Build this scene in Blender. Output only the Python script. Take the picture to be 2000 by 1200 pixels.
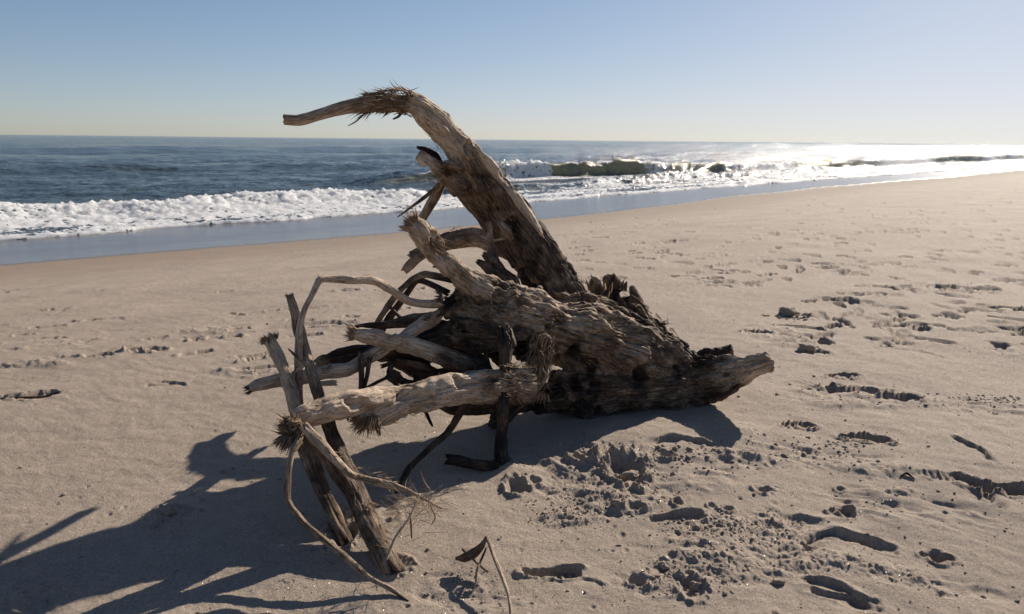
import bpy, math, random
import numpy as np
from mathutils import Vector, Matrix

for _o in list(bpy.data.objects):
    bpy.data.objects.remove(_o)
SC = bpy.context.scene
COL = SC.collection
random.seed(7)
RNG = np.random.default_rng(7)

# ------------------------------------------------------------------ camera
FPX = 1444.0                       # focal length in pixels of the 2000 px wide picture
CAM_H = 1.40
PITCH = math.radians(12.75)
ROLL = math.radians(0.58)
cam_d = bpy.data.cameras.new('camera')
cam = bpy.data.objects.new('camera', cam_d)
COL.objects.link(cam)
CM = (Matrix.Translation((0, 0, CAM_H)) @ Matrix.Rotation(math.pi/2 - PITCH, 4, 'X')
      @ Matrix.Rotation(ROLL, 4, 'Z'))
cam.matrix_world = CM
cam_d.sensor_width = 36.0
cam_d.lens = 36.0 * FPX / 2000.0
cam_d.clip_start = 0.05
cam_d.clip_end = 60000.0
cam_d.dof.use_dof = True
cam_d.dof.focus_distance = 3.3
cam_d.dof.aperture_fstop = 7.0
SC.camera = cam

# ------------------------------------------------------------------ sky and sun
SUN_AZ = math.radians(36.0)        # to the right of the view direction
SUN_EL = math.radians(27.0)
w = bpy.data.worlds.new('World'); SC.world = w; w.use_nodes = True
nt = w.node_tree; nt.nodes.clear()
sky = nt.nodes.new('ShaderNodeTexSky'); sky.sky_type = 'NISHITA'; sky.sun_disc = False
sky.sun_elevation = SUN_EL; sky.sun_rotation = SUN_AZ
sky.air_density = 0.75; sky.dust_density = 0.28; sky.ozone_density = 2.4; sky.altitude = 0
bg = nt.nodes.new('ShaderNodeBackground'); bg.inputs['Strength'].default_value = 0.072
wo = nt.nodes.new('ShaderNodeOutputWorld')
# highlight roll-off of the camera, the same for the whole dome: c / sqrt(1 + (c/k)^2) per channel
sp_ = nt.nodes.new('ShaderNodeSeparateColor'); cb_ = nt.nodes.new('ShaderNodeCombineColor')
nt.links.new(sky.outputs[0], sp_.inputs[0])
for _i, (_k, _g) in enumerate(((9.4, 1.00), (10.2, 0.97), (11.6, 0.99))):
    def _m(op, a, b):
        nd = nt.nodes.new('ShaderNodeMath'); nd.operation = op
        for q, v in enumerate((a, b)):
            if isinstance(v, float): nd.inputs[q].default_value = v
            else: nt.links.new(v, nd.inputs[q])
        return nd.outputs[0]
    c_ = sp_.outputs[_i]
    d_ = _m('POWER', _m('ADD', _m('MULTIPLY', _m('MULTIPLY', c_, c_), 1.0/(_k*_k)), 1.0), 0.5)
    nt.links.new(_m('MULTIPLY', _m('DIVIDE', c_, d_), _g), cb_.inputs[_i])
nt.links.new(cb_.outputs[0], bg.inputs[0]); nt.links.new(bg.outputs[0], wo.inputs[0])
sun_d = bpy.data.lights.new('sun', 'SUN'); sun_d.energy = 4.95; sun_d.angle = math.radians(0.5)
sun_d.color = (1.0, 0.90, 0.78)
sun = bpy.data.objects.new('sun', sun_d); COL.objects.link(sun)
SUN_DIR = Vector((math.sin(SUN_AZ)*math.cos(SUN_EL), math.cos(SUN_AZ)*math.cos(SUN_EL), math.sin(SUN_EL)))
sun.rotation_euler = SUN_DIR.to_track_quat('Z', 'Y').to_euler()
sun.location = (6, 8, 6)
SC.view_settings.view_transform = 'Standard'
SC.view_settings.look = 'None'
SC.view_settings.exposure = 0.42
SC.view_settings.gamma = 1.0
SC.view_settings.use_curve_mapping = False

# ------------------------------------------------------------------ noise
_perm = {}
def _tab(seed):
    if seed not in _perm:
        r = np.random.default_rng(1000 + seed)
        _perm[seed] = (r.permutation(256), r.random(256)*2 - 1)
    return _perm[seed]
def noise2(x, y, seed=0):
    P, V = _tab(seed)
    xi = np.floor(x).astype(np.int64); yi = np.floor(y).astype(np.int64)
    fx = x - xi; fy = y - yi
    fx = fx*fx*fx*(fx*(fx*6-15)+10); fy = fy*fy*fy*(fy*(fy*6-15)+10)
    a0 = P[xi & 255]; a1 = P[(xi+1) & 255]
    y0 = yi & 255; y1 = (yi+1) & 255
    v00 = V[(a0 + y0) & 255]; v10 = V[(a1 + y0) & 255]
    v01 = V[(a0 + y1) & 255]; v11 = V[(a1 + y1) & 255]
    v0 = v00 + (v10-v00)*fx; v1 = v01 + (v11-v01)*fx
    return v0 + (v1-v0)*fy
def noise3(x, y, z, seed=0):
    P, V = _tab(seed)
    xi = np.floor(x).astype(np.int64); yi = np.floor(y).astype(np.int64); zi = np.floor(z).astype(np.int64)
    fx = x-xi; fy = y-yi; fz = z-zi
    fx = fx*fx*(3-2*fx); fy = fy*fy*(3-2*fy); fz = fz*fz*(3-2*fz)
    r = 0
    for dx in (0, 1):
        a = P[(xi+dx) & 255]; wx = fx if dx else 1-fx
        for dy in (0, 1):
            b = P[(a + yi + dy) & 255]; wy = fy if dy else 1-fy
            for dz in (0, 1):
                r = r + V[(b + zi + dz) & 255]*wx*wy*(fz if dz else 1-fz)
    return r
def rot2(x, y, k):
    c, s = math.cos(k), math.sin(k)
    return x*c - y*s, x*s + y*c
def fbm2(x, y, octv=4, seed=0, gain=0.5):
    a = 1.0; r = 0; t = 0
    for i in range(octv):
        r = r + a*noise2(x + 13.7*i, y - 7.3*i, seed+i); t += a
        x, y = rot2(x*2.03, y*2.03, 0.6); a *= gain
    return r/t
def fbm3(x, y, z, octv=3, seed=0, gain=0.5):
    a = 1.0; r = 0; t = 0
    for i in range(octv):
        r = r + a*noise3(x + 3.1*i, y + 5.7*i, z - 2.9*i, seed+i); t += a
        x, y, z = x*2.03, y*2.03, z*2.03; a *= gain
    return r/t
def sstep(a, b, x):
    t = np.clip((x-a)/(b-a), 0, 1)
    return t*t*(3-2*t)
def gauss(x): return np.exp(-x*x)

# ------------------------------------------------------------------ beach profile
SEA_Z = -0.90
S2 = math.sqrt(0.5)
def off_of(x, y): return (y - x)*S2          # distance towards the sea
def along_of(x, y): return (x + y)*S2        # distance along the shore
def base_z(x, y):
    o = off_of(x, y)
    l = along_of(x, y)
    o = o + 0.55*noise2(l*0.045, l*0+3.3, 71) + 0.25*noise2(l*0.16, l*0+9.3, 72)
    z = -0.84*sstep(3.5, 16.5, o)
    z = z - 0.06*sstep(15.0, 20.0, o)
    z = z - 0.055*np.maximum(o-20.0, 0)
    z = z + 0.03*np.maximum(-o-3, 0)
    return np.clip(z, -4.0, 2.2)

def ray(px, py):
    v = Vector(((px-1000)/FPX, (600-py)/FPX, -1.0))
    return (CM.to_3x3() @ v)
def P(px, py, Y):
    """point seen at that place of the picture, Y metres ahead of the camera"""
    d = ray(px, py); t = Y/d.y
    return Vector((0, 0, CAM_H)) + d*t
def G(px, py, dz=0.0):
    d = ray(px, py); z = 0.0
    for _ in range(12):
        t = (z - CAM_H)/d.z
        p = Vector((0, 0, CAM_H)) + d*t
        z = float(base_z(np.array(p.x), np.array(p.y))) + dz
    return p

# ------------------------------------------------------------------ mesh helpers
def mesh_np(name, V, F, smooth=True, mat=None, attrs=None):
    """V (n,3), F (m,3 or 4) numpy"""
    me = bpy.data.meshes.new(name)
    V = np.asarray(V, dtype=np.float32); F = np.asarray(F, dtype=np.int32)
    k = F.shape[1]
    me.vertices.add(len(V)); me.vertices.foreach_set('co', V.ravel())
    me.loops.add(F.size); me.loops.foreach_set('vertex_index', F.ravel())
    me.polygons.add(len(F))
    me.polygons.foreach_set('loop_start', np.arange(0, F.size, k, dtype=np.int32))
    try: me.polygons.foreach_set('loop_total', np.full(len(F), k, dtype=np.int32))
    except Exception: pass
    me.update(calc_edges=True)
    if smooth: me.polygons.foreach_set('use_smooth', np.ones(len(F), dtype=bool))
    for an, (ty, data) in (attrs or {}).items():
        at = me.attributes.new(an, ty, 'POINT')
        at.data.foreach_set('vector' if ty == 'FLOAT_VECTOR' else 'value', np.asarray(data, dtype=np.float32).ravel())
    if mat: me.materials.append(mat)
    return me
def add_obj(name, me, parent=None, **props):
    o = bpy.data.objects.new(name, me); COL.objects.link(o)
    if parent is not None: o.parent = parent
    for k, v in props.items(): o[k] = v
    return o
def thing(name, label, cat, loc, group=None):
    o = bpy.data.objects.new(name, None); COL.objects.link(o); o.location = loc
    o.empty_display_size = 0.1
    o['label'] = label; o['category'] = cat
    if group: o['group'] = group
    return o

# ------------------------------------------------------------------ node helpers
class NT:
    def __init__(s, name):
        s.m = bpy.data.materials.new(name); s.m.use_nodes = True
        s.t = s.m.node_tree; s.t.nodes.clear()
        s.out = s.t.nodes.new('ShaderNodeOutputMaterial')
    def n(s, ty, **kw):
        nd = s.t.nodes.new(ty)
        for k, v in kw.items():
            if k.startswith('i_'):
                nd.inputs[k[2:].replace('_', ' ')].default_value = v
            else: setattr(nd, k, v)
        return nd
    def l(s, a, b): s.t.links.new(a, b)
    def attr(s, name): return s.n('ShaderNodeAttribute', attribute_name=name)
    def noise(s, vec, scale, detail=4, rough=0.55, dist=0.0):
        nd = s.n('ShaderNodeTexNoise'); nd.inputs['Scale'].default_value = scale
        nd.inputs['Detail'].default_value = detail; nd.inputs['Roughness'].default_value = rough
        nd.inputs['Distortion'].default_value = dist
        if vec is not None: s.l(vec, nd.inputs['Vector'])
        return nd.outputs[0]
    def math(s, op, a, b=None, c=None):
        nd = s.n('ShaderNodeMath', operation=op)
        for i, v in enumerate((a, b, c)):
            if v is None: continue
            if isinstance(v, (int, float)): nd.inputs[i].default_value = v
            else: s.l(v, nd.inputs[i])
        return nd.outputs[0]
    def rng(s, v, a, b, c=0.0, d=1.0, smooth=True):
        nd = s.n('ShaderNodeMapRange'); nd.interpolation_type = 'SMOOTHSTEP' if smooth else 'LINEAR'
        s.l(v, nd.inputs[0])
        for i, q in enumerate((a, b, c, d)): nd.inputs[1+i].default_value = q
        return nd.outputs[0]
    def ramp(s, v, stops):
        nd = s.n('ShaderNodeValToRGB'); e = nd.color_ramp.elements
        while len(e) < len(stops): e.new(0.5)
        for k, (p, c) in enumerate(stops):
            e[k].position = p; e[k].color = (*c, 1)
        s.l(v, nd.inputs[0]); return nd.outputs[0]
    def mix(s, f, a, b):
        nd = s.n('ShaderNodeMix', data_type='RGBA')
        for i, v in ((0, f), (6, a), (7, b)):
            if isinstance(v, (int, float)): nd.inputs[i].default_value = v
            elif isinstance(v, tuple): nd.inputs[i].default_value = (*v, 1)
            else: s.l(v, nd.inputs[i])
        return nd.outputs[2]
    def bump(s, h, strength, dist, normal=None):
        nd = s.n('ShaderNodeBump'); nd.inputs['Strength'].default_value = strength
        nd.inputs['Distance'].default_value = dist
        s.l(h, nd.inputs['Height'])
        if normal is not None: s.l(normal, nd.inputs['Normal'])
        return nd.outputs[0]
    def principled(s):
        nd = s.n('ShaderNodeBsdfPrincipled'); return nd

# ------------------------------------------------------------------ materials
def mat_sand():
    t = NT('sand')
    pos = t.n('ShaderNodeNewGeometry').outputs['Position']
    wet = t.attr('wet').outputs['Fac']; damp = t.attr('damp').outputs['Fac']
    soft = t.attr('soft').outputs['Fac']
    grain = t.noise(pos, 520, 2, 0.7)
    grain2 = t.noise(pos, 125, 4, 0.75)
    big = t.noise(pos, 1.3, 4, 0.6)
    mid = t.noise(pos, 14, 4, 0.6)
    g = t.math('ADD', t.math('MULTIPLY', grain, 0.55), t.math('MULTIPLY', grain2, 0.45))
    col = t.ramp(g, [(0.36, (0.12, 0.094, 0.074)), (0.46, (0.340, 0.278, 0.222)), (0.56, (0.445, 0.365, 0.290)), (0.70, (0.72, 0.61, 0.50))])
    tint = t.ramp(t.math('ADD', t.math('MULTIPLY', big, 0.6), t.math('MULTIPLY', mid, 0.4)),
                  [(0.34, (0.80, 0.79, 0.78)), (0.64, (1.08, 1.06, 1.03))])
    mul = t.n('ShaderNodeMix', data_type='RGBA', blend_type='MULTIPLY'); mul.inputs[0].default_value = 1.0
    t.l(col, mul.inputs[6]); t.l(tint, mul.inputs[7])
    c = mul.outputs[2]
    c = t.mix(t.math('MULTIPLY', soft, 0.25), c, (0.42, 0.345, 0.28))
    c = t.mix(t.math('MULTIPLY', damp, 0.6), c, (0.225, 0.165, 0.115))
    c = t.mix(wet, c, (0.10, 0.085, 0.07))
    p = t.principled(); t.l(c, p.inputs['Base Color'])
    # wet film becomes a mirror; dry sand is matt
    r = t.math('ADD', t.math('MULTIPLY', wet, -0.68), 0.88)
    t.l(r, p.inputs['Roughness'])
    t.l(t.math('ADD', t.math('MULTIPLY', wet, 0.26), 0.30), p.inputs['Specular IOR Level'])
    film = t.noise(pos, 0.9, 3, 0.5)
    h = t.math('ADD', t.math('MULTIPLY', grain, 0.6), t.math('MULTIPLY', grain2, 1.0))
    dry = t.math('SUBTRACT', 1.0, wet)
    h = t.math('MULTIPLY', h, dry)
    b = t.bump(h, 1.0, 0.0050)
    b = t.bump(t.math('MULTIPLY', t.math('MULTIPLY', mid, dry), 1.0), 0.5, 0.006, b)
    b = t.bump(t.math('MULTIPLY', film, wet), 0.25, 0.03, b)
    t.l(b, p.inputs['Normal'])
    # a few grains glint in the sun
    vor = t.n('ShaderNodeTexVoronoi'); vor.inputs['Scale'].default_value = 520; t.l(pos, vor.inputs['Vector'])
    sp = t.n('ShaderNodeSeparateColor'); t.l(vor.outputs['Color'], sp.inputs[0])
    pick = t.math('MULTIPLY', t.math('GREATER_THAN', sp.outputs[0], 0.994), dry)
    gl = t.n('ShaderNodeBsdfGlossy'); gl.inputs['Roughness'].default_value = 0.35
    gl.inputs['Color'].default_value = (0.9, 0.88, 0.82, 1)
    nrm = t.n('ShaderNodeVectorMath', operation='ADD')
    sc = t.n('ShaderNodeVectorMath', operation='SUBTRACT'); t.l(vor.outputs['Color'], sc.inputs[0]); sc.inputs[1].default_value = (0.5, 0.5, 0.1)
    t.l(sc.outputs[0], gl.inputs['Normal'])
    ms = t.n('ShaderNodeMixShader'); t.l(t.math('MULTIPLY', pick, 0.14), ms.inputs[0])
    t.l(p.outputs[0], ms.inputs[1]); t.l(gl.outputs[0], ms.inputs[2])
    t.l(ms.outputs[0], t.out.inputs[0])
    return t.m

def mat_wood():
    t = NT('driftwood')
    g = t.attr('g').outputs['Vector']; tone = t.attr('tone').outputs['Fac']
    pos = t.n('ShaderNodeNewGeometry').outputs['Position']
    n1 = t.noise(g, 38, 5, 0.62, 0.4)
    n2 = t.noise(g, 150, 4, 0.65)
    n3 = t.noise(pos, 9, 5, 0.65)
    n4 = t.noise(g, 420, 2, 0.6)
    v = t.math('ADD', t.math('MULTIPLY', t.math('SUBTRACT', n1, 0.5), 0.75), t.math('MULTIPLY', t.math('SUBTRACT', n2, 0.5), 0.7))
    v = t.math('ADD', v, t.math('MULTIPLY', t.math('SUBTRACT', n3, 0.5), 1.1))
    v = t.math('ADD', v, t.math('MULTIPLY', t.math('SUBTRACT', n4, 0.5), 0.3))
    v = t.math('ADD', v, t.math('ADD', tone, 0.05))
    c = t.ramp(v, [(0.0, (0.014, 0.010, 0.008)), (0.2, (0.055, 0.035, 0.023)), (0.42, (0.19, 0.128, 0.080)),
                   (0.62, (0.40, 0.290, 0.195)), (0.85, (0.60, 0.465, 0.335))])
    red = t.noise(pos, 5, 3, 0.5)
    c = t.mix(t.rng(red, 0.5, 0.72, 0, 0.45), c, t.mix(0.5, c, (0.16, 0.065, 0.04)))
    crack = t.noise(g, 70, 3, 0.6, 0.8)
    ck = t.math('ABSOLUTE', t.math('SUBTRACT', crack, 0.5))
    ckm = t.rng(ck, 0.0, 0.022, 0.75, 0.0)
    c = t.mix(ckm, c, (0.018, 0.012, 0.009))
    p = t.principled(); t.l(c, p.inputs['Base Color'])
    p.inputs['Roughness'].default_value = 0.78; p.inputs['Specular IOR Level'].default_value = 0.3
    b = t.bump(n1, 0.5, 0.010)
    b = t.bump(n2, 0.8, 0.004, b)
    b = t.bump(t.rng(ck, 0.0, 0.04, 0, 1), 0.6, 0.004, b)
    t.l(b, p.inputs['Normal'])
    t.l(p.outputs[0], t.out.inputs[0]); return t.m

def mat_fibre():
    t = NT('wood_fibre')
    tone = t.attr('tone').outputs['Fac']
    c = t.ramp(tone, [(0.0, (0.06, 0.036, 0.02)), (0.4, (0.22, 0.14, 0.08)), (0.7, (0.46, 0.31, 0.18)), (1.0, (0.66, 0.49, 0.32))])
    p = t.principled(); t.l(c, p.inputs['Base Color']); p.inputs['Roughness'].default_value = 0.75
    t.l(p.outputs[0], t.out.inputs[0]); return t.m

def mat_sea():
    t = NT('sea_water')
    pos = t.n('ShaderNodeNewGeometry').outputs['Position']
    foam = t.attr('foam').outputs['Fac']; thin = t.attr('thin').outputs['Fac']; sc = t.attr('q').outputs['Vector']
    f1 = t.noise(pos, 2.0, 6, 0.68, 0.6)
    f2 = t.noise(pos, 6.5, 4, 0.65, 0.3)
    web = t.n('ShaderNodeTexVoronoi', feature='DISTANCE_TO_EDGE'); web.inputs['Scale'].default_value = 3.2
    wv = t.n('ShaderNodeVectorMath', operation='ADD'); t.l(pos, wv.inputs[0])
    wn = t.n('ShaderNodeTexNoise'); wn.inputs['Scale'].default_value = 3.0; wn.inputs['Detail'].default_value = 3; t.l(pos, wn.inputs['Vector'])
    ws = t.n('ShaderNodeVectorMath', operation='SCALE'); ws.inputs['Scale'].default_value = 0.5; t.l(wn.outputs['Color'], ws.inputs[0])
    t.l(ws.outputs[0], wv.inputs[1]); t.l(wv.outputs[0], web.inputs['Vector'])
    lace = t.rng(web.outputs['Distance'], 0.02, 0.30, 0.35, -0.35)
    fm = t.math('ADD', t.math('MULTIPLY', t.math('SUBTRACT', f1, 0.5), 1.9), t.math('MULTIPLY', t.math('SUBTRACT', f2, 0.5), 1.2))
    fm = t.math('ADD', fm, lace)
    fm = t.math('ADD', fm, t.math('SUBTRACT', t.math('MULTIPLY', foam, 2.1), 0.55))
    mask = t.rng(fm, 0.35, 0.75)
    # water body
    wpr = t.principled()
    wc = t.mix(thin, (0.068, 0.098, 0.115), (0.50, 0.45, 0.25))
    t.l(wc, wpr.inputs['Base Color'])
    wpr.inputs['Roughness'].default_value = 0.10; wpr.inputs['IOR'].default_value = 1.333; wpr.inputs['Specular IOR Level'].default_value = 0.22
    a = t.noise(sc, 0.55, 5, 0.6, 0.2)
    b_ = t.noise(sc, 2.4, 5, 0.62, 0.2)
    b = t.bump(a, 1.0, 0.90)
    b = t.bump(b_, 0.9, 0.28, b)
    t.l(b, wpr.inputs['Normal'])
    tr = t.n('ShaderNodeBsdfTranslucent'); tr.inputs['Color'].default_value = (0.55, 0.52, 0.22, 1)
    mw = t.n('ShaderNodeMixShader'); t.l(t.math('MULTIPLY', thin, 0.40), mw.inputs[0])
    t.l(wpr.outputs[0], mw.inputs[1]); t.l(tr.outputs[0], mw.inputs[2])
    # foam
    fp = t.principled(); fp.inputs['Roughness'].default_value = 0.6
    fn = t.noise(pos, 5.5, 6, 0.7)
    fc = t.ramp(fn, [(0.3, (0.68, 0.68, 0.67)), (0.58, (0.88, 0.87, 0.85))])
    t.l(fc, fp.inputs['Base Color'])
    fp.inputs['Subsurface Weight'].default_value = 1.0; fp.inputs['Subsurface Radius'].default_value = (1, 1, 1); fp.inputs['Subsurface Scale'].default_value = 0.35
    bb = t.bump(fn, 0.7, 0.10)
    bb = t.bump(t.noise(pos, 16, 5, 0.75), 0.8, 0.03, bb)
    fp.inputs['Specular IOR Level'].default_value = 0.1
    t.l(bb, fp.inputs['Normal'])
    ft = t.n('ShaderNodeBsdfTranslucent'); ft.inputs['Color'].default_value = (0.8, 0.8, 0.78, 1)
    fx = t.n('ShaderNodeMixShader'); fx.inputs[0].default_value = 0.15
    t.l(fp.outputs[0], fx.inputs[1]); t.l(ft.outputs[0], fx.inputs[2])
    m = t.n('ShaderNodeMixShader'); t.l(mask, m.inputs[0]); t.l(mw.outputs[0], m.inputs[1]); t.l(fx.outputs[0], m.inputs[2])
    t.l(m.outputs[0], t.out.inputs[0]); return t.m

M_SAND = mat_sand(); M_WOOD = mat_wood(); M_FIB = mat_fibre(); M_SEA = mat_sea()

# ------------------------------------------------------------------ sand sheet
def build_sand():
    th = np.radians(np.concatenate([np.arange(-180, -42, 3.0), np.arange(-42, 42, 0.08), np.arange(42, 180, 3.0)]))
    ang = np.radians(np.linspace(37.5, 0.75, 600))
    r = np.concatenate([np.linspace(0.05, CAM_H/math.tan(ang[0]) - 0.05, 22), CAM_H/np.tan(ang), np.geomspace(120, 22000, 26)])
    T, R = np.meshgrid(th, r)
    X = R*np.sin(T); Y = R*np.cos(T)
    X0, Y0 = X.ravel(), Y.ravel()
    n, m = X.shape
    Z = base_z(X0, Y0)
    O = off_of(X0, Y0); L = along_of(X0, Y0)
    near = np.exp(-(np.hypot(X0, Y0)/28)**2)
    dryf = 1 - sstep(11.0, 15.2, O)
    f = dryf*near
    sel = (np.hypot(X0, Y0) < 60) & (O < 16.5)
    xs, ys = X0[sel], Y0[sel]; fs = f[sel]
    H = np.zeros(len(xs))
    H += fs*(0.020*fbm2(xs*0.6, ys*0.6, 3, 11) + 0.007*fbm2(xs*3.0, ys*3.0, 3, 15))
    H += fs*(0.0028*fbm2(xs*24, ys*24, 4, 20, .65) + 0.004*fbm2(xs*8, ys*8, 2, 24)*sstep(-.1, .3, fbm2(xs*.9, ys*.9, 2, 26)))
    # faint run-off lines lying across the slope
    u = off_of(xs, ys) + 0.35*fbm2(xs*0.7, ys*0.7, 3, 31); v = along_of(xs, ys)
    st = noise2(u*7, v*0.55, 33)
    H += fs*0.006*np.maximum(0, st-0.35)
    soft = np.zeros(len(xs))
    def zone(px, py, rx, ry, rot=0.0):
        c = G(px, py); dx, dy = rot2(xs-c.x, ys-c.y, -rot)
        return gauss(np.sqrt((dx/rx)**2 + (dy/ry)**2)**1.5)
    # trampled, crumbly sand
    rough = np.zeros(len(xs))
    for a in ZONES: rough = np.maximum(rough, a[5]*zone(*a[:5]))
    edge = fbm2(xs*5, ys*5, 4, 41)
    rough = sstep(0.22, 0.62, rough + 0.38*edge)*np.minimum(1, rough*2.0)
    rid = 1 - np.abs(fbm2(xs*7.5, ys*9, 3, 45))*3.0
    lump = fbm2(xs*22, ys*22, 3, 51)
    lump2 = np.abs(fbm2(xs*60, ys*60, 2, 57))
    crumb = np.maximum(0, fbm2(xs*34, ys*34, 3, 53, .6))
    crumb2 = np.maximum(0, fbm2(xs*75, ys*75, 2, 55, .6))
    patch = sstep(-0.15, 0.25, fbm2(xs*3.1, ys*3.1, 2, 58))
    H += rough*(0.007*rid + 0.018*fbm2(xs*5, ys*6, 3, 49) + patch*(0.005*lump + 0.009*crumb + 0.007*crumb2 + 0.003*lump2))
    # scraped drag lines
    ln = fbm2((xs*0.35 + ys*0.94)*16 + 2*fbm2(xs*2, ys*2, 2, 36), (xs*0.94 - ys*0.35)*2.2, 3, 37)
    H += np.minimum(1, rough + 0.22*fs)*0.012*ln
    soft = np.maximum(soft, rough)
    # footprints and scuffs
    def local(cx, cy, ang_, rad):
        k = (np.abs(xs-cx) < rad) & (np.abs(ys-cy) < rad)
        dx, dy = rot2(xs[k]-cx, ys[k]-cy, -ang_)
        return k, dx, dy
    def shoe(cx, cy, ang_, Ln, Wd, dep, tread=0.0, seed=0, rim=0.35):
        k, a, b = local(cx, cy, ang_, Ln*0.9)
        if not k.any(): return
        ua = a/(Ln*0.5)
        ww = Wd*0.5*(0.86 + 0.22*np.sin(ua*2.2+0.5) - 0.14*gauss((ua+0.25)/0.3))
        d = np.sqrt(ua**4 + (b/ww)**4)**0.5 + 0.12*noise2(a*25+seed, b*25, 61) + 0.06*noise2(a*80, b*80+seed, 62)
        ins = 1 - sstep(0.80, 1.0, d)
        wave = 0.7 + 0.5*noise2(a*9+seed*3, b*9, 63)
        tr = tread*np.sign(np.sin(a*2*math.pi/0.028))*ins
        ring = gauss((d-1.13)/0.16)*(0.6+0.9*noise2(a*18, b*18+seed, 64))
        dep = dep*1.35; H[k] += -dep*ins*wave + tr + dep*rim*np.maximum(ring, 0)
        soft[k] = np.maximum(soft[k], 0.6*ring)
    def arc(cx, cy, rad, a0, a1, h, wdt, seed=0, sq=1.0):
        k, a, b = local(cx, cy, 0, rad+0.15)
        b = b/sq
        rr = np.hypot(a, b) + 0.014*noise2(a*14+seed, b*14, 65); t = np.degrees(np.arctan2(b, a)) % 360
        mid = (a0+a1)/2; hw = (a1-a0)/2
        dt = np.abs((t-mid+180) % 360 - 180)
        m_ = 1 - sstep(hw*0.7, hw, dt)
        lip = np.where(rr < rad, np.exp(-((rr-rad)/(wdt*2.2))**2), -np.exp(-((rr-rad-wdt*0.5)/(wdt*0.5))**2)*0)
        lip = sstep(rad+wdt*0.25, rad-wdt*0.25, rr)*0 + lip
        H[k] += -h*m_*lip*(0.8+0.4*noise2(a*30, b*30+seed, 66)) + h*0.45*m_*gauss((rr-rad-wdt)/wdt)
    def hole(cx, cy, rad, dep, rim=0.3, seed=0):
        k, a, b = local(cx, cy, 0, rad*2.2)
        d = np.hypot(a, b*(1+.4*math.sin(seed)))/rad + 0.55*fbm2(a*16+seed, b*16, 3, 67)
        H[k] += -dep*(1-sstep(0.15, 1.05, d)) + dep*rim*gauss((d-1.25)/0.25)*(1+2.5*fbm2(a*40, b*40+seed, 3, 68))
    rr = random.Random(5)
    for q in SHOES:
        px, py, an, Ln, dep = q[:5]; tread = q[5] if len(q) > 5 else 0.0
        c = G(px, py); shoe(c.x, c.y, math.radians(an), Ln, Ln*0.38, dep, tread, rr.random()*50)
    for px, py, rad, a0, a1, h, wd in ARCS:
        c = G(px, py); arc(c.x, c.y, rad, a0, a1, h, wd, rr.random()*50)
    for px, py, rad, dep in HOLES:
        c = G(px, py); hole(c.x, c.y, rad, dep, 0.3, rr.random()*50)
    for px, py, rad, hh in MOUNDS:
        c = G(px, py); k, a, b = local(c.x, c.y, 0, rad*2.5)
        H[k] += hh*gauss(np.hypot(a, b)/rad + 0.15*noise2(a*9, b*9, 69))
    # trails of older prints up the beach
    for i in range(560):
        px = rr.uniform(1020, 2080); py = 345 + 330*rr.random()**1.3 + max(0, (1500-px))*0.12
        if px < 1560 and py > 560: continue
        c = G(px, py); d = c.y
        if off_of(c.x, c.y) > 13.5: continue
        shoe(c.x, c.y, math.radians(rr.gauss(20, 40)), rr.uniform(0.20, 0.36), rr.uniform(.08, .13), rr.uniform(0.010, 0.030)*(1+c.y/30), 0, rr.random()*90, rr.uniform(.05, .3))
    for i in range(46):
        px = rr.uniform(-80, 820); py = rr.uniform(555, 700)
        c = G(px, py)
        shoe(c.x, c.y, math.radians(rr.gauss(10, 25)), rr.uniform(0.14, 0.28), rr.uniform(.05, .11), rr.uniform(0.007, 0.020), 0, rr.random()*90, rr.uniform(.3, .7))
    for i in range(230):       # little pits and bird or crab marks
        px = rr.uniform(-50, 2050); py = rr.uniform(560, 1210)
        c = G(px, py); hole(c.x, c.y, rr.uniform(0.006, 0.016), rr.uniform(0.003, 0.007), 0.12, rr.random()*30)
    ff = 1 - sstep(12.5, 15.0, off_of(xs, ys))
    Z[sel] += H*ff
    softF = np.zeros(len(Z)); softF[sel] = soft*ff
    on = O + 0.5*noise2(L*0.05, L*0+1.7, 81) + 0.22*noise2(L*0.21, L*0+4.7, 82) + 0.05*noise2(L*1.1, L*0, 83)
    bump_in = 1.5*gauss((L-15)/9.0)
    on = on + bump_in
    wet = sstep(15.55, 15.95, on); damp = sstep(10.5, 15.2, on)
    V = np.stack([X0, Y0, Z], 1)
    idx = np.arange(n*m).reshape(n, m)
    a = idx[:-1, :-1]; b = idx[:-1, 1:]; c = idx[1:, 1:]; d = idx[1:, :-1]
    F = np.stack([a, b, c, d], -1).reshape(-1, 4)
    # close the ring behind the camera
    F2 = np.stack([idx[:-1, -1], idx[:-1, 0], idx[1:, 0], idx[1:, -1]], -1)
    F = np.concatenate([F, F2])[:, ::-1]
    me = mesh_np('beach_sand', V, F, True, M_SAND, {'wet': ('FLOAT', wet), 'damp': ('FLOAT', damp), 'soft': ('FLOAT', softF)})
    add_obj('beach_sand', me, kind='structure')
    return (th, r, Z.reshape(n, m))

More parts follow.
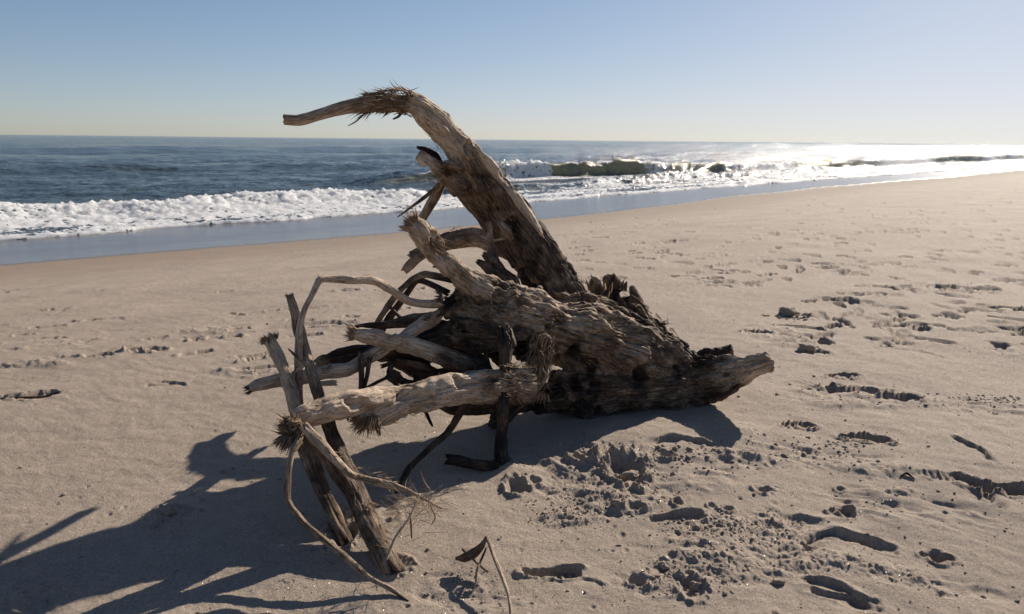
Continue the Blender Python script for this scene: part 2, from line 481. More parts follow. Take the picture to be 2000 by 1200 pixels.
# (px, py, rx, ry, rot, weight) crumbly areas
ZONES = [(1240, 930, 0.50, 0.26, 0.2, 1.0), (1130, 900, 0.22, 0.16, 0, .9), (1400, 900, 0.35, 0.16, 0, .7), (1180, 1000, 0.30, 0.07, .35, .9),
         (1470, 1040, 0.42, 0.15, 0.2, .9), (1400, 1110, 0.26, 0.14, 0, .9), (1290, 1140, 0.16, 0.1, 0, .8), (1620, 900, 0.5, 0.18, -.3, .65), (1780, 990, .4, .2, -.3, .6),
         (1560, 1090, 0.25, 0.12, 0, .7), (1940, 790, .3, .16, 0, .7), (1700, 790, .5, .14, 0, .6), (1560, 660, .4, .5, .3, .6), (1650, 770, .5, .2, 0, .6), (890, 1150, .14, .08, 0, 1.0), (960, 1180, .2, .08, 0, .7),
         (60, 715, .3, .1, 0, .8), (480, 730, .25, .12, 0, .7), (150, 670, .3, .12, 0, .5), (1990, 690, .3, .2, 0, .6), (1850, 560, .8, .5, 0, .6),
         (330, 1010, .10, .07, 0, .8), (470, 925, .14, .05, 0, .8), (1950, 970, .16, .05, 0, .8), (640, 635, .5, .12, .1, .6), (430, 645, .5, .2, .1, .5), (1800, 1130, .6, .08, -.3, .5)]
SHOES = [(285, 685, 4, .27, .060), (195, 697, 0, .20, .020, .003), (500, 722, 12, .30, .022), (50, 777, 12, .34, .022), (1560, 836, 0, .17, .040, .0),
         (1668, 768, -14, .30, .04), (1760, 782, -8, .22, .035), (1480, 651, 0, .22, .045), (1565, 618, -10, .30, .04), (1590, 668, -20, .2, .03), (1585, 692, 0, .24, .035),
         (1640, 738, 0, .22, .035), (1690, 860, -12, .24, .035), (1080, 1120, 6, .19, .028, .006), (1700, 575, 0, .35, .03), (1850, 562, 0, .35, .035), (1640, 585, 10, .3, .03),
         (1330, 540, 0, .30, .03), (1540, 507, 0, .35, .03), (1740, 632, -4, .35, .02), (1940, 955, -14, .22, .05), (1985, 640, 0, .3, .03), (90, 640, 5, .3, .015), (1320, 1012, 10, .22, .016),
         (200, 625, 5, .35, .012), (620, 632, 8, .4, .016), (1830, 1085, -15, .12, .03), (1655, 1165, -20, .22, .01), (1850, 935, -10, .24, .006, .004), (320, 755, 10, .22, .008),
         (1640, 1000, 0, .10, .02), (1700, 1060, -30, .2, .012)]
ARCS = [(1660, 1085, .15, 20, 190, .022, .018), (1620, 1190, .16, 10, 100, .02, .014), (1850, 955, .17, -60, 60, .035, .02), (1790, 700, .22, 0, 110, .014, .014),
        (300, 765, .16, 20, 120, .012, .012), (1120, 1180, .13, 30, 160, .006, .01), (1600, 745, .13, 180, 330, .014, .014), (1800, 880, .28, -30, 40, .018, .012), (1350, 905, .2, 40, 140, .02, .015)]
HOLES = [(1140, 905, .055, .05), (1215, 925, .085, .05), (1305, 900, .04, .03), (1240, 995, .035, .025), (1010, 955, .05, .03), (1045, 945, .03, .02), (1320, 985, .02, .02),
         (1390, 990, .02, .015), (1420, 995, .025, .02), (1500, 905, .03, .012), (1360, 875, .035, .02), (775, 1108, .045, .018), (676, 1050, .055, .03), (978, 912, .06, .02), (1650, 1000, .03, .025), (1830, 1085, .03, .02), (1640, 955, .02, .015),
         (760, 1005, .04, .015), (1635, 625, .05, .03), (70, 1185, .06, .012), (1350, 1150, .04, .02), (1245, 1140, .03, .015), (1490, 960, .04, .02)]
MOUNDS = [(1290, 850, .26, .035), (1180, 870, .25, .03), (1010, 930, .10, .03), (1430, 850, .2, .02), (330, 1010, .09, .03), (640, 1010, .3, .02), (860, 960, .3, .02)]

SAND = build_sand()
def sand_z(x, y):
    th, r, Z = SAND
    R = math.hypot(x, y); T = math.atan2(x, y)
    i = min(max(int(np.searchsorted(r, R)) - 1, 0), len(r)-2); j = min(max(int(np.searchsorted(th, T)) - 1, 0), len(th)-2)
    a = min(max((R-r[i])/(r[i+1]-r[i]), 0), 1); b = (T-th[j])/(th[j+1]-th[j])
    return float((Z[i, j]*(1-b)+Z[i, j+1]*b)*(1-a) + (Z[i+1, j]*(1-b)+Z[i+1, j+1]*b)*a)
def GS(px, py, dz=0.0):
    p = G(px, py); p.z = sand_z(p.x, p.y) + dz
    return p

# ------------------------------------------------------------------ sea
def build_sea():
    O0 = 18.0
    s = np.concatenate([np.arange(0, 17, 0.085), np.geomspace(17, 50, 75), np.geomspace(51.5, 26000, 85)])
    ul = np.sinh(np.linspace(-np.arcsinh(70/18.), np.arcsinh(420/18.), 1250))*18.0
    Sg, U = np.meshgrid(s, ul, indexing='ij')
    Lg = U*(1 + np.maximum(0, Sg-20)/60.0)
    n, m = Sg.shape
    o = (O0 + Sg).ravel(); l = Lg.ravel()
    H = np.zeros(len(o)); foam = np.zeros(len(o)); thin = np.zeros(len(o)); lean = np.zeros(len(o))
    dist = np.hypot(o, l)
    wob = 1.3*noise2(l*0.045, o*0.0+2.2, 101) + 0.45*noise2(l*0.17, o*0+7.1, 102)
    ow = o + wob
    fine = np.clip(1 - (dist-30)/160, 0, 1)
    # open-sea chop and swell
    chop = fbm2(o*0.55, l*0.20, 4, 111)*0.22 + fbm2(o*1.6, l*0.8, 3, 115)*0.07
    H += chop*sstep(24, 33, o)*np.clip(300/dist, 0.3, 1)
    SW = [(50, 4.0, .50, 15, 30), (47, 3.0, .30, 0, 14), (72, 5, .6, 30, 60), (64, 4, .3, -5, 40), (98, 6, .75, 75, 60), (96, 6, .55, 20, 40), (140, 8, .9, 60, 110), (190, 9, .9, 190, 120),
          (250, 12, 1.0, 120, 200), (330, 14, 1.0, 420, 300), (44, 3, .35, 75, 30), (62, 4, .55, 110, 40), (85, 5, .5, 170, 50), (430, 14, 1.0, 250, 300), (600, 18, 1.2, 500, 500)]
    for oc, wd, hh, lc, lw in SW:
        ph = (ow + 2.0*noise2(l*0.02+oc, o*0, 103) - oc)/wd
        prof = np.where(ph < 0, gauss(ph*1.6), gauss(ph*0.8))
        H += hh*prof*gauss((l-lc)/lw)
    # whitewater bore near the left
    env = (1 - sstep(17.5, 19.5, l + 0.6*noise2(o*1.2, l*0.5, 104)))*sstep(-60, -35, l)
    cr = 24.0 - 0.10*(l-4) + 0.5*noise2(l*0.35, o*0, 105) + 0.20*noise2(l*1.3, o*0, 106)
    ph = o - cr
    prof = (0.55*sstep(-2.9, -0.2, ph) + 0.45*sstep(-1.2, 0.2, ph))*(1 - 0.85*sstep(0.2, 3.6, ph))
    turb = fbm2(o*3.6, l*3.0, 5, 121, 0.68)
    turb2 = np.abs(fbm2(o*4.5, l*4.0, 4, 127, 0.6))
    tf = fbm2(o*9, l*8, 3, 125, 0.6)*fine
    H += env*prof*(0.36 + 0.07*noise2(l*0.5, o*0, 107) + 0.10*turb + 0.08*turb2 + 0.10*tf - 0.06*np.abs(fbm2(o*5.5, l*4.2, 3, 128, .6)))
    foam = np.maximum(foam, env*sstep(-3.2, -2.2, ph + 0.5*turb)*(1-sstep(0.5, 1.8, ph + 0.9*turb))*(.80+.55*turb))
    # swash foam up to the water's edge
    fr = 19.75 + 0.5*noise2(l*0.07, o*0+5, 108) + 0.22*noise2(l*0.4, o*0, 109) + 0.10*noise2(l*1.5, o*0, 110)
    a = o - fr
    inner = sstep(-0.03, 0.02, a)*(1 - sstep(22.5-20, 27-20, a + 1.2*turb - 2.0*sstep(20, 40, l)))
    foam = np.maximum(foam, inner*np.maximum(0.46 + 0.20*gauss((a-0.2)/0.4) + 0.55*fbm2(o*1.3, l*0.45, 3, 131), 0.80*gauss((a-0.05)/0.30)))
    H += inner*(0.07*np.abs(fbm2(o*3, l*2.4, 4, 135, .6)) + 0.03*tf + 0.05*gauss((a-0.5)/0.5)*(0.6+turb2) + 0.05*turb)
    H += -0.5*(1-sstep(-0.10, 0.02, a))
    # low second line further along
    e2 = sstep(17, 21, l)*(1-sstep(75, 110, l))
    cr2 = 24.9 + 0.5*noise2(l*0.12, o*0, 141) + 0.2*noise2(l*.8, o*0, 142)
    ph = o - cr2
    p2 = sstep(-0.6, 0.0, ph)*(1-0.9*sstep(0.1, 2.2, ph))
    H += e2*p2*(0.24 + 0.16*noise2(l*0.25, o*0, 143) + 0.12*turb)
    foam = np.maximum(foam, e2*(0.42 + 0.25*noise2(o*.5, l*.22, 144))*sstep(-3, -1, ph)*(1-sstep(2.4, 4.8, ph)))
    foam = np.where((e2 > .3) & (np.abs(ph+0.25) < .30), foam*np.clip(0.55+0.8*noise2(l*.35, o*0, 145), 0.2, 1), foam)
    # main breaker
    K = np.array([[-30, 0], [23, 0], [27, .6], [28.5, .9], [36, .95], [44, .9], [52, .8], [56, .6], [62, .6], [65, .75], [78, .75], [90, .6], [98, .55], [107, .75], [121, .8], [130, .65], [139, .75], [157, .7], [190, .8], [230, .6], [330, .5], [480, 0]])
    B = np.array([[-30, 0], [27, .12], [30.0, .22], [31.8, .55], [34.6, .75], [35.3, .8], [35.9, .10], [43, .18], [44.5, .5], [46, .45], [47.5, .15], [52, .22], [55, .8], [62, .9], [66, .38], [72, .22], [79, .4], [86, .9], [100, .9], [108, .35], [120, .35], [126, .9], [136, .45], [142, .9], [150, .45], [157, .9], [500, 1]])
    hb = np.interp(l+1.6, K[:, 0], K[:, 1]); wb = np.interp(l + 1.6 + 0.5*noise2(o*2, l*0.6, 151), B[:, 0], B[:, 1])
    cr3 = np.interp(l, [-30, 24, 58, 66, 82, 92, 104, 124, 134, 158, 170, 400], [33, 32.6, 28.8, 30.4, 28.9, 28.7, 30.2, 28.6, 30.0, 28.6, 30, 30]) + 0.15*noise2(l*0.1, o*0, 152) + 0.10*noise2(l*0.5, o*0, 153)
    ph = o - cr3
    face = sstep(-1.15, -0.02, ph)**1.2
    p3 = face*(1 - 0.92*sstep(0.0, 4.2, ph))
    H += hb*p3*0.95 + hb*wb*p3*(0.30*turb + 0.22*turb2)
    H += hb*p3*0.05*fbm2(o*1.2, l*3.5, 3, 156) + np.clip(hb, 0, 1)*0.10*gauss((ph-.15)/.4)*noise2(l*2.2, o*0, 157)
    lean += hb*0.60*sstep(-1.3, 0.15, ph)*(1-sstep(0.15, 1.2, ph))
    H -= hb*0.04*gauss((ph+1.9)/0.7)
    crest = gauss((ph-0.1)/0.30)
    foam = np.maximum(foam, hb**.5*wb*sstep(-2.0, -1.2, ph)*(1-sstep(0.8, 2.6, ph+turb)))
    foam = np.maximum(foam, np.clip(hb, 0, 1)*0.72*crest*(0.75+0.9*noise2(l*.9, o*0, 154)))
    foam = np.maximum(foam, np.clip(hb, 0, 1)*0.75*gauss((ph+1.9)/0.6))
    thin = np.maximum(thin, np.clip(hb, 0, 1)*sstep(-1.3, -0.7, ph)*(1-sstep(0.0, .5, ph))*(0.70+.35*noise2(l*.5, o*1.5, 155)+.5*fbm2(l*3.0, o*.8, 3, 158)))
    # foam field between the breaker and the beach on the right
    fld = sstep(26, 36, l)*sstep(20, 21, o)*(1-sstep(27.2, 28.6, o))
    foam = np.maximum(foam, fld*(0.34 + 0.50*fbm2(o*.8, l*.25, 4, 161)))
    H += fld*(0.10*turb + 0.06*turb2)
    # crests beyond
    for oc, lc, lw, hh in ((47, 62, 9, .55), (58, 150, 30, .6), (52, 105, 14, .5)):
        ph2 = (ow-oc)
        H += hh*np.where(ph2 < 0, gauss(ph2/1.0), gauss(ph2/3.5))*gauss((l-lc)/lw)
        foam = np.maximum(foam, .30*gauss((ph2+.1)/.4)*gauss((l-lc)/(lw*.6))*(0.6+.8*noise2(l*.5, o, 166)))
    o2 = o - lean
    X = (l - o2)*S2; Y = (l + o2)*S2
    Z = SEA_Z + 0.015 + H
    V = np.stack([X, Y, Z], 1)
    idx = np.arange(n*m).reshape(n, m)
    F = np.stack([idx[:-1, :-1], idx[:-1, 1:], idx[1:, 1:], idx[1:, :-1]], -1).reshape(-1, 4)
    # texture space stretches with distance so that ripples keep a readable size
    q = np.stack([o*1.0, l*0.38, Z*0.5], 1)
    me = mesh_np('sea', V, F[:, :], True, M_SEA, {'foam': ('FLOAT', foam), 'thin': ('FLOAT', thin), 'q': ('FLOAT_VECTOR', q)})
    add_obj('sea', me, kind='structure')
build_sea()

# ------------------------------------------------------------------ wood
class Chain:
    def __init__(s, pts, step=0.012, seed=0, oval=1.0):
        """pts: (px, py, Y, radius_px, tone)"""
        A = []
        for q in pts:
            if isinstance(q[0], Vector): p, r, tn = q[0], q[1], q[2]
            else:
                p = P(q[0], q[1], q[2]); dep = -(CM.inverted() @ p).z
                r = q[3]*dep/FPX; tn = q[4]
            A.append((p.x, p.y, p.z, r, tn))
        A = np.array(A)
        s.ctrl = A
        n = len(A)
        ext = np.vstack([2*A[0]-A[1], A, 2*A[-1]-A[-2]])
        out = []
        for i in range(n-1):
            p0, p1, p2, p3 = ext[i], ext[i+1], ext[i+2], ext[i+3]
            d = np.linalg.norm(p2[:3]-p1[:3]); k = max(2, int(math.ceil(d/step)))
            for t in np.arange(k)/k:
                t2, t3 = t*t, t*t*t
                c = 0.5*((2*p1) + (-p0+p2)*t + (2*p0-5*p1+4*p2-p3)*t2 + (-p0+3*p1-3*p2+p3)*t3)
                lin = p1*(1-t) + p2*t
                c = 0.55*c + 0.45*lin; c[3:] = lin[3:]
                out.append(c)
        out.append(A[-1])
        out = np.array(out)
        s.c = out[:, :3]; s.r = np.maximum(out[:, 3], 0.0008); s.tone = out[:, 4]
        d = np.gradient(s.c, axis=0); s.T = d/np.linalg.norm(d, axis=1)[:, None]
        s.arc = np.concatenate([[0], np.cumsum(np.linalg.norm(np.diff(s.c, axis=0), axis=1))]) + seed*1.37
        N = np.zeros_like(s.T); ref = np.array([0., 0, 1.]) if abs(s.T[0, 2]) < .8 else np.array([1., 0, 0])
        v = ref
        for i in range(len(s.T)):
            v = v - s.T[i]*np.dot(v, s.T[i]); v = v/np.linalg.norm(v); N[i] = v
        s.N = N; s.B = np.cross(s.T, N); s.seed = seed; s.oval = oval

GS_ALONG = 0.13
def wood_disp(al, rx, ry, r, seed, amp):
    """relief of weathered wood: lumps, long furrows, fibres (metres)"""
    rr = np.hypot(rx, ry) + 1e-6; cx, sy = rx/rr, ry/rr
    big = fbm3(cx*1.1+seed, sy*1.1, al*4.0, 2, 201)*0.16*r
    fur = fbm3(rx*26+seed, ry*26, al*3.0, 3, 205)
    fur = -np.maximum(0, 0.16-np.abs(fur))/0.16
    knot = fbm3(rx*14, ry*14+seed, al*12, 3, 211)
    fib = fbm3(rx*75, ry*75+seed, al*8, 2, 215)
    k = np.minimum(r, 0.09)/0.09
    return big + amp*(0.020*k*fur + 0.026*k*knot + 0.010*np.sqrt(k)*fib)

def tube(name, pts, parent, seed=0, nseg=None, step=None, amp=1.0, jag=(1, 1), oval=1.0, label=None, mat=None, disp=True):
    rmax = 0
    ch0 = Chain(pts, 0.05, seed)
    rmax = ch0.r.max()
    step = step or (0.0045 if rmax > 0.02 else 0.006)
    ch = Chain(pts, step, seed)
    nseg = nseg or int(np.clip(rmax*2*math.pi/0.0035, 8, 56))
    th = np.linspace(0, 2*math.pi, nseg, endpoint=False)
    n = len(ch.c)
    R = ch.r[:, None]*np.ones(nseg)[None, :]
    TH = th[None, :]*np.ones(n)[:, None]; AL = ch.arc[:, None]*np.ones(nseg)[None, :]
    if disp:
        d = wood_disp(AL.ravel(), (R*np.cos(TH)).ravel(), (R*np.sin(TH)).ravel(), R.ravel(), seed*0.73, amp).reshape(n, nseg)
        # slight kinks and swellings
        d += R*0.10*noise2(AL*14, AL*0+seed, 221)
    else: d = 0
    RR = np.maximum(R + d, R*0.35)
    C = ch.c[:, None, :]
    along = np.zeros((n, nseg))
    L0 = ch.arc - ch.arc[0]; L1 = ch.arc[-1] - ch.arc
    for e, (lf, sg) in enumerate(((L0, 1), (L1, -1))):
        if jag[e]:
            rad = ch.r[0] if e == 0 else ch.r[-1]
            j = (noise2(th*2.3, th*0+seed+e*7, 223) + 0.8*noise2(th*6.1, th*0+seed, 224))*rad*0.8*jag[e]
            fall = np.clip(1 - lf/(rad*2.5+1e-5), 0, 1)[:, None]
            along += sg*(j[None, :]+rad*0.1)*fall
    V = C + RR[..., None]*(np.cos(TH)[..., None]*ch.N[:, None, :] + oval*np.sin(TH)[..., None]*ch.B[:, None, :]) + along[..., None]*ch.T[:, None, :]
    g = np.stack([AL*GS_ALONG, R*np.cos(TH), R*np.sin(TH)], -1)
    tn = ch.tone[:, None]*np.ones(nseg)[None, :]
    V = V.reshape(-1, 3); g = g.reshape(-1, 3); tn = tn.ravel()
    idx = np.arange(n*nseg).reshape(n, nseg)
    a = idx[:-1]; b = idx[1:]
    F = np.stack([a, np.roll(a, -1, 1), np.roll(b, -1, 1), b], -1).reshape(-1, 4)
    ex = []; Fx = []
    base = len(V)
    for e in (0, 1):
        i0 = 0 if e == 0 else n-1; sgn = 1 if e == 0 else -1
        ring = idx[i0]; rad = ch.r[i0]
        k1 = base + len(ex)
        # inner ring sunk a little, then a centre
        for j in range(nseg):
            p = ch.c[i0]*0.45 + V[ring[j]]*0.55 + sgn*ch.T[i0]*rad*random.uniform(-0.15, .35)
            ex.append((p, g[ring[j]]*np.array([1, .55, .55]), tn[ring[j]]))
        kc = base + len(ex); ex.append((ch.c[i0] + sgn*ch.T[i0]*rad*0.25, g[ring[0]]*np.array([1, 0, 0]), tn[ring[0]]))
        for j in range(nseg):
            j2 = (j+1) % nseg
            q = [ring[j2], ring[j], k1+j, k1+j2]; tri = [k1+j2, k1+j, kc, kc]
            if e == 1: q = q[::-1]; tri = [k1+j, k1+j2, kc, kc]
            Fx.append(q); Fx.append(tri)
    V = np.vstack([V, np.array([q[0] for q in ex])]); g = np.vstack([g, np.array([q[1] for q in ex])]); tn = np.concatenate([tn, [q[2] for q in ex]])
    Fq = np.vstack([F, np.array(Fx)])
    # triangles for the centre fans
    tri = Fq[:, 2] == Fq[:, 3]
    V2 = V; me = mesh_mixed(name, V2, Fq[~tri], Fq[tri][:, :3], mat or M_WOOD, {'g': ('FLOAT_VECTOR', g), 'tone': ('FLOAT', tn)})
    o = add_obj(name, me, parent)
    if parent is not None: o.location = -np.array(parent.location)
    if label: o['label'] = label
    return o
def mesh_mixed(name, V, Q, T, mat, attrs):
    me = bpy.data.meshes.new(name)
    V = np.asarray(V, dtype=np.float32)
    me.vertices.add(len(V)); me.vertices.foreach_set('co', V.ravel())
    lv = np.concatenate([Q.ravel(), T.ravel()]).astype(np.int32)
    me.loops.add(len(lv)); me.loops.foreach_set('vertex_index', lv)
    ls = np.concatenate([np.arange(len(Q))*4, len(Q)*4 + np.arange(len(T))*3]).astype(np.int32)
    me.polygons.add(len(ls)); me.polygons.foreach_set('loop_start', ls)
    me.update(calc_edges=True)
    me.polygons.foreach_set('use_smooth', np.ones(len(ls), dtype=bool))
    for an, (ty, data) in attrs.items():
        at = me.attributes.new(an, ty, 'POINT')
        at.data.foreach_set('vector' if ty == 'FLOAT_VECTOR' else 'value', np.asarray(data, dtype=np.float32).ravel())
    me.materials.append(mat)
    return me

def mass(name, chains, parent, voxel=0.006, amp=1.0, gouge=(), label=None):
    """several overlapping tapering cores fused into one skin, then carved along the grain"""
    Vs = []; Fs = []; base = 0
    for ch in chains:
        step = max(1, int(0.012/np.mean(np.diff(ch.arc)))) if len(ch.arc) > 2 else 1
        ii = list(range(0, len(ch.c), step))
        if ii[-1] != len(ch.c)-1: ii.append(len(ch.c)-1)
        c = ch.c[ii]; r = ch.r[ii]; N = ch.N[ii]; B = ch.B[ii]
        ns = 28; th = np.linspace(0, 2*math.pi, ns, endpoint=False)
        rr = r[:, None]*(1 + 0.13*fbm3((np.cos(th)*1.3)[None, :]+ch.seed, (np.sin(th)*1.3)[None, :]+0*r[:, None], (ch.arc[ii]*5)[:, None]+0*th[None, :], 2, 231))
        V = c[:, None, :] + rr[..., None]*(np.cos(th)[None, :, None]*N[:, None, :] + ch.oval*np.sin(th)[None, :, None]*B[:, None, :])
        n = len(ii); idx = base + np.arange(n*ns).reshape(n, ns)
        a, b = idx[:-1], idx[1:]
        F = np.stack([a, np.roll(a, -1, 1), np.roll(b, -1, 1), b], -1).reshape(-1, 4)
        V = V.reshape(-1, 3); c0 = base+n*ns; c1 = c0+1
        Vs += [V, c[:1] - ch.T[ii[0]]*r[0]*0.3, c[-1:] + ch.T[ii[-1]]*r[-1]*0.3]
        Fs.append(F)
        T0 = np.stack([np.roll(idx[0], -1), idx[0], np.full(ns, c0), np.full(ns, c0)], -1)
        T1 = np.stack([idx[-1], np.roll(idx[-1], -1), np.full(ns, c1), np.full(ns, c1)], -1)
        Fs += [T0, T1]; base += n*ns + 2
    V = np.vstack(Vs); F = np.vstack(Fs); tri = F[:, 2] == F[:, 3]
    me0 = mesh_mixed('tmp', V, F[~tri], F[tri][:, :3], M_WOOD, {})
    ob = add_obj('tmp', me0)
    md = ob.modifiers.new('r', 'REMESH'); md.mode = 'VOXEL'; md.voxel_size = voxel; md.adaptivity = 0
    sm = ob.modifiers.new('s', 'SMOOTH'); sm.iterations = 6; sm.factor = 0.6
    dg = bpy.context.evaluated_depsgraph_get(); dg.update()
    em = ob.evaluated_get(dg).to_mesh()
    nv = len(em.vertices); co = np.zeros(nv*3, np.float32); em.vertices.foreach_get('co', co); co = co.reshape(-1, 3).astype(float)
    no = np.zeros(nv*3, np.float32); em.vertices.foreach_get('normal', no); no = no.reshape(-1, 3).astype(float)
    nf = len(em.polygons); lv = np.zeros(len(em.loops), np.int32); em.loops.foreach_get('vertex_index', lv)
    lt = np.zeros(nf, np.int32); em.polygons.foreach_get('loop_total', lt)
    ls = np.zeros(nf, np.int32); em.polygons.foreach_get('loop_start', ls)
    q = lt == 4
    Q = lv[ls[q][:, None] + np.arange(4)]; T = lv[ls[lt == 3][:, None] + np.arange(3)] if (lt == 3).any() else np.zeros((0, 3), np.int32)
    ob.evaluated_get(dg).to_mesh_clear(); bpy.data.objects.remove(ob)
    best = np.full(nv, 1e9); second = np.full(nv, 1e9)
    gx = np.zeros((nv, 3)); tn = np.zeros(nv); D = np.zeros((len(chains), nv)); DS = np.zeros((len(chains), nv))
    for k, ch in enumerate(chains):
        st = max(1, len(ch.c)//90); cs = ch.c[::st]; rs = ch.r[::st]
        bi = np.zeros(nv, int); bd = np.full(nv, 1e9)
        for i in range(len(cs)):
            d = ((co-cs[i])**2).sum(1)
            d = np.sqrt(d) - rs[i]
            m_ = d < bd; bd[m_] = d[m_]; bi[m_] = i
        bi = np.minimum(bi*st, len(ch.c)-1)
        rel = co - ch.c[bi]
        al = ch.arc[bi] + (rel*ch.T[bi]).sum(1); rx = (rel*ch.N[bi]).sum(1); ry = (rel*ch.B[bi]).sum(1)
        D[k] = bd; DS[k] = wood_disp(al, rx, ry, ch.r[bi], ch.seed*0.73, amp)
        m_ = bd < best
        gx[m_] = np.stack([al*GS_ALONG, rx, ry], 1)[m_]; tn[m_] = ch.tone[bi][m_]; best[m_] = bd[m_]
    W = np.exp(-(D-D.min(0))/0.012); W /= W.sum(0)
    dsp = (W*DS).sum(0)
    x, y, z = co.T
    dsp += amp*(0.022*fbm3(x*7, y*7, z*7, 2, 241) + 0.010*fbm3(x*22, y*22, z*22, 3, 245))
    # deep pockets, carved in and darker in tone
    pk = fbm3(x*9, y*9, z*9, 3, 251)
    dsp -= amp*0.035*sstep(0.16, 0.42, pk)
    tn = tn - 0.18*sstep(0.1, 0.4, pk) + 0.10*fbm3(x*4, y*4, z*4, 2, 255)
    for (gp, gr, gd) in gouge:
        d = np.linalg.norm(co-np.array(gp), axis=1)/gr + 0.4*fbm3(x*14, y*14, z*14, 3, 261)
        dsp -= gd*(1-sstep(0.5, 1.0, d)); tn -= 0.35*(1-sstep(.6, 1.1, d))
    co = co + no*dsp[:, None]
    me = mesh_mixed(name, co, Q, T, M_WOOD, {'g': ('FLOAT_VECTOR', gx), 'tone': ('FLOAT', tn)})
    o = add_obj(name, me, parent); o.location = -np.array(parent.location)
    if label: o['label'] = label
    return o

def spikes(name, items, parent, mat=None, label=None):
    """items: (base point, direction*length, radius, tone, bend)"""
    Vs = []; Fs = []; tn = []; base = 0
    for (b, d, r, t, bend) in items:
        b = np.array(b, float); d = np.array(d, float); L = np.linalg.norm(d); T = d/L
        a = np.cross(T, RNG.normal(size=3)); a /= np.linalg.norm(a); c = np.cross(T, a)
        flat = random.uniform(0.3, 1.0)
        bd = np.array(bend)
        ks = (0.0, 0.35, 0.7, 1.0); rad = (1.0, 0.9, 0.6, 0.12)
        for k, rk in zip(ks, rad):
            ctr = b + d*k + bd*(k*k)
            for q in range(3):
                an = q*2.0944
                Vs.append(ctr + r*rk*(math.cos(an)*a + flat*math.sin(an)*c)); tn.append(t)
        for k in range(3):
            for q in range(3):
                q2 = (q+1) % 3
                Fs.append((base+k*3+q, base+k*3+q2, base+k*3+3+q2, base+k*3+3+q))
        base += 12
    me = mesh_np(name, np.array(Vs), np.array(Fs), False, mat or M_FIB, {'tone': ('FLOAT', np.array(tn)), 'g': ('FLOAT_VECTOR', np.array(Vs))})
    o = add_obj(name, me, parent, kind='stuff')
    if parent is root: o.location = -np.array(parent.location)
    if label: o['label'] = label
    return o

def brush(c, axis, rad, n, length, r, spread, tone=(0.3, 0.9), curl=0.25, droop=0.0):
    out = []
    A = np.array(axis, float); A /= np.linalg.norm(A); c = np.array(c, float)
    u = np.cross(A, [0.3, 0.5, 0.8]); u /= np.linalg.norm(u); v = np.cross(A, u)
    for i in range(n):
        a = random.uniform(0, 2*math.pi); q = math.sqrt(random.random())
        rv = math.cos(a)*u + math.sin(a)*v
        L = length*random.choice((random.uniform(0.3, .7), random.uniform(.3, .7), random.uniform(.4, 1)))*(1.0 - 0.3*q)
        d = A + rv*q*spread + RNG.normal(size=3)*0.16
        d = d/np.linalg.norm(d)*L
        out.append((c + rv*q*rad - A*0.35*L, d*1.35, r*random.uniform(0.4, 1.7), random.uniform(*tone), RNG.normal(size=3)*curl*L*0.5 + rv*curl*L*q + np.array([0, 0, -droop*L])))
    return out
def fur(pts, n, length, r, lift, tone=(0.2, 0.8), back=1):
    """fibres peeling off along a chain"""
    ch = Chain(pts, 0.01); out = []
    for i in range(n):
        k = random.randrange(len(ch.c)); a = random.uniform(0, 2*math.pi)
        rv = math.cos(a)*ch.N[k] + math.sin(a)*ch.B[k]
        L = length*random.uniform(.4, 1); d = ch.T[k]*back*random.choice((1, 1, 1, -1)) + rv*lift*random.uniform(.2, 1) + RNG.normal(size=3)*.25
        d = d/np.linalg.norm(d)*L
        out.append((ch.c[k] + rv*ch.r[k]*0.96, d, r*random.uniform(.5, 1.3), random.uniform(*tone), RNG.normal(size=3)*L*.25))
    return out
def tip(ch_pts):
    a = Chain(ch_pts, 0.02)
    return a.c[0], -a.T[0], a.r[0]

root = thing('driftwood_stump', 'large weathered driftwood tree stump with splintered roots standing on the beach sand', 'driftwood', tuple(G(1180, 815)))

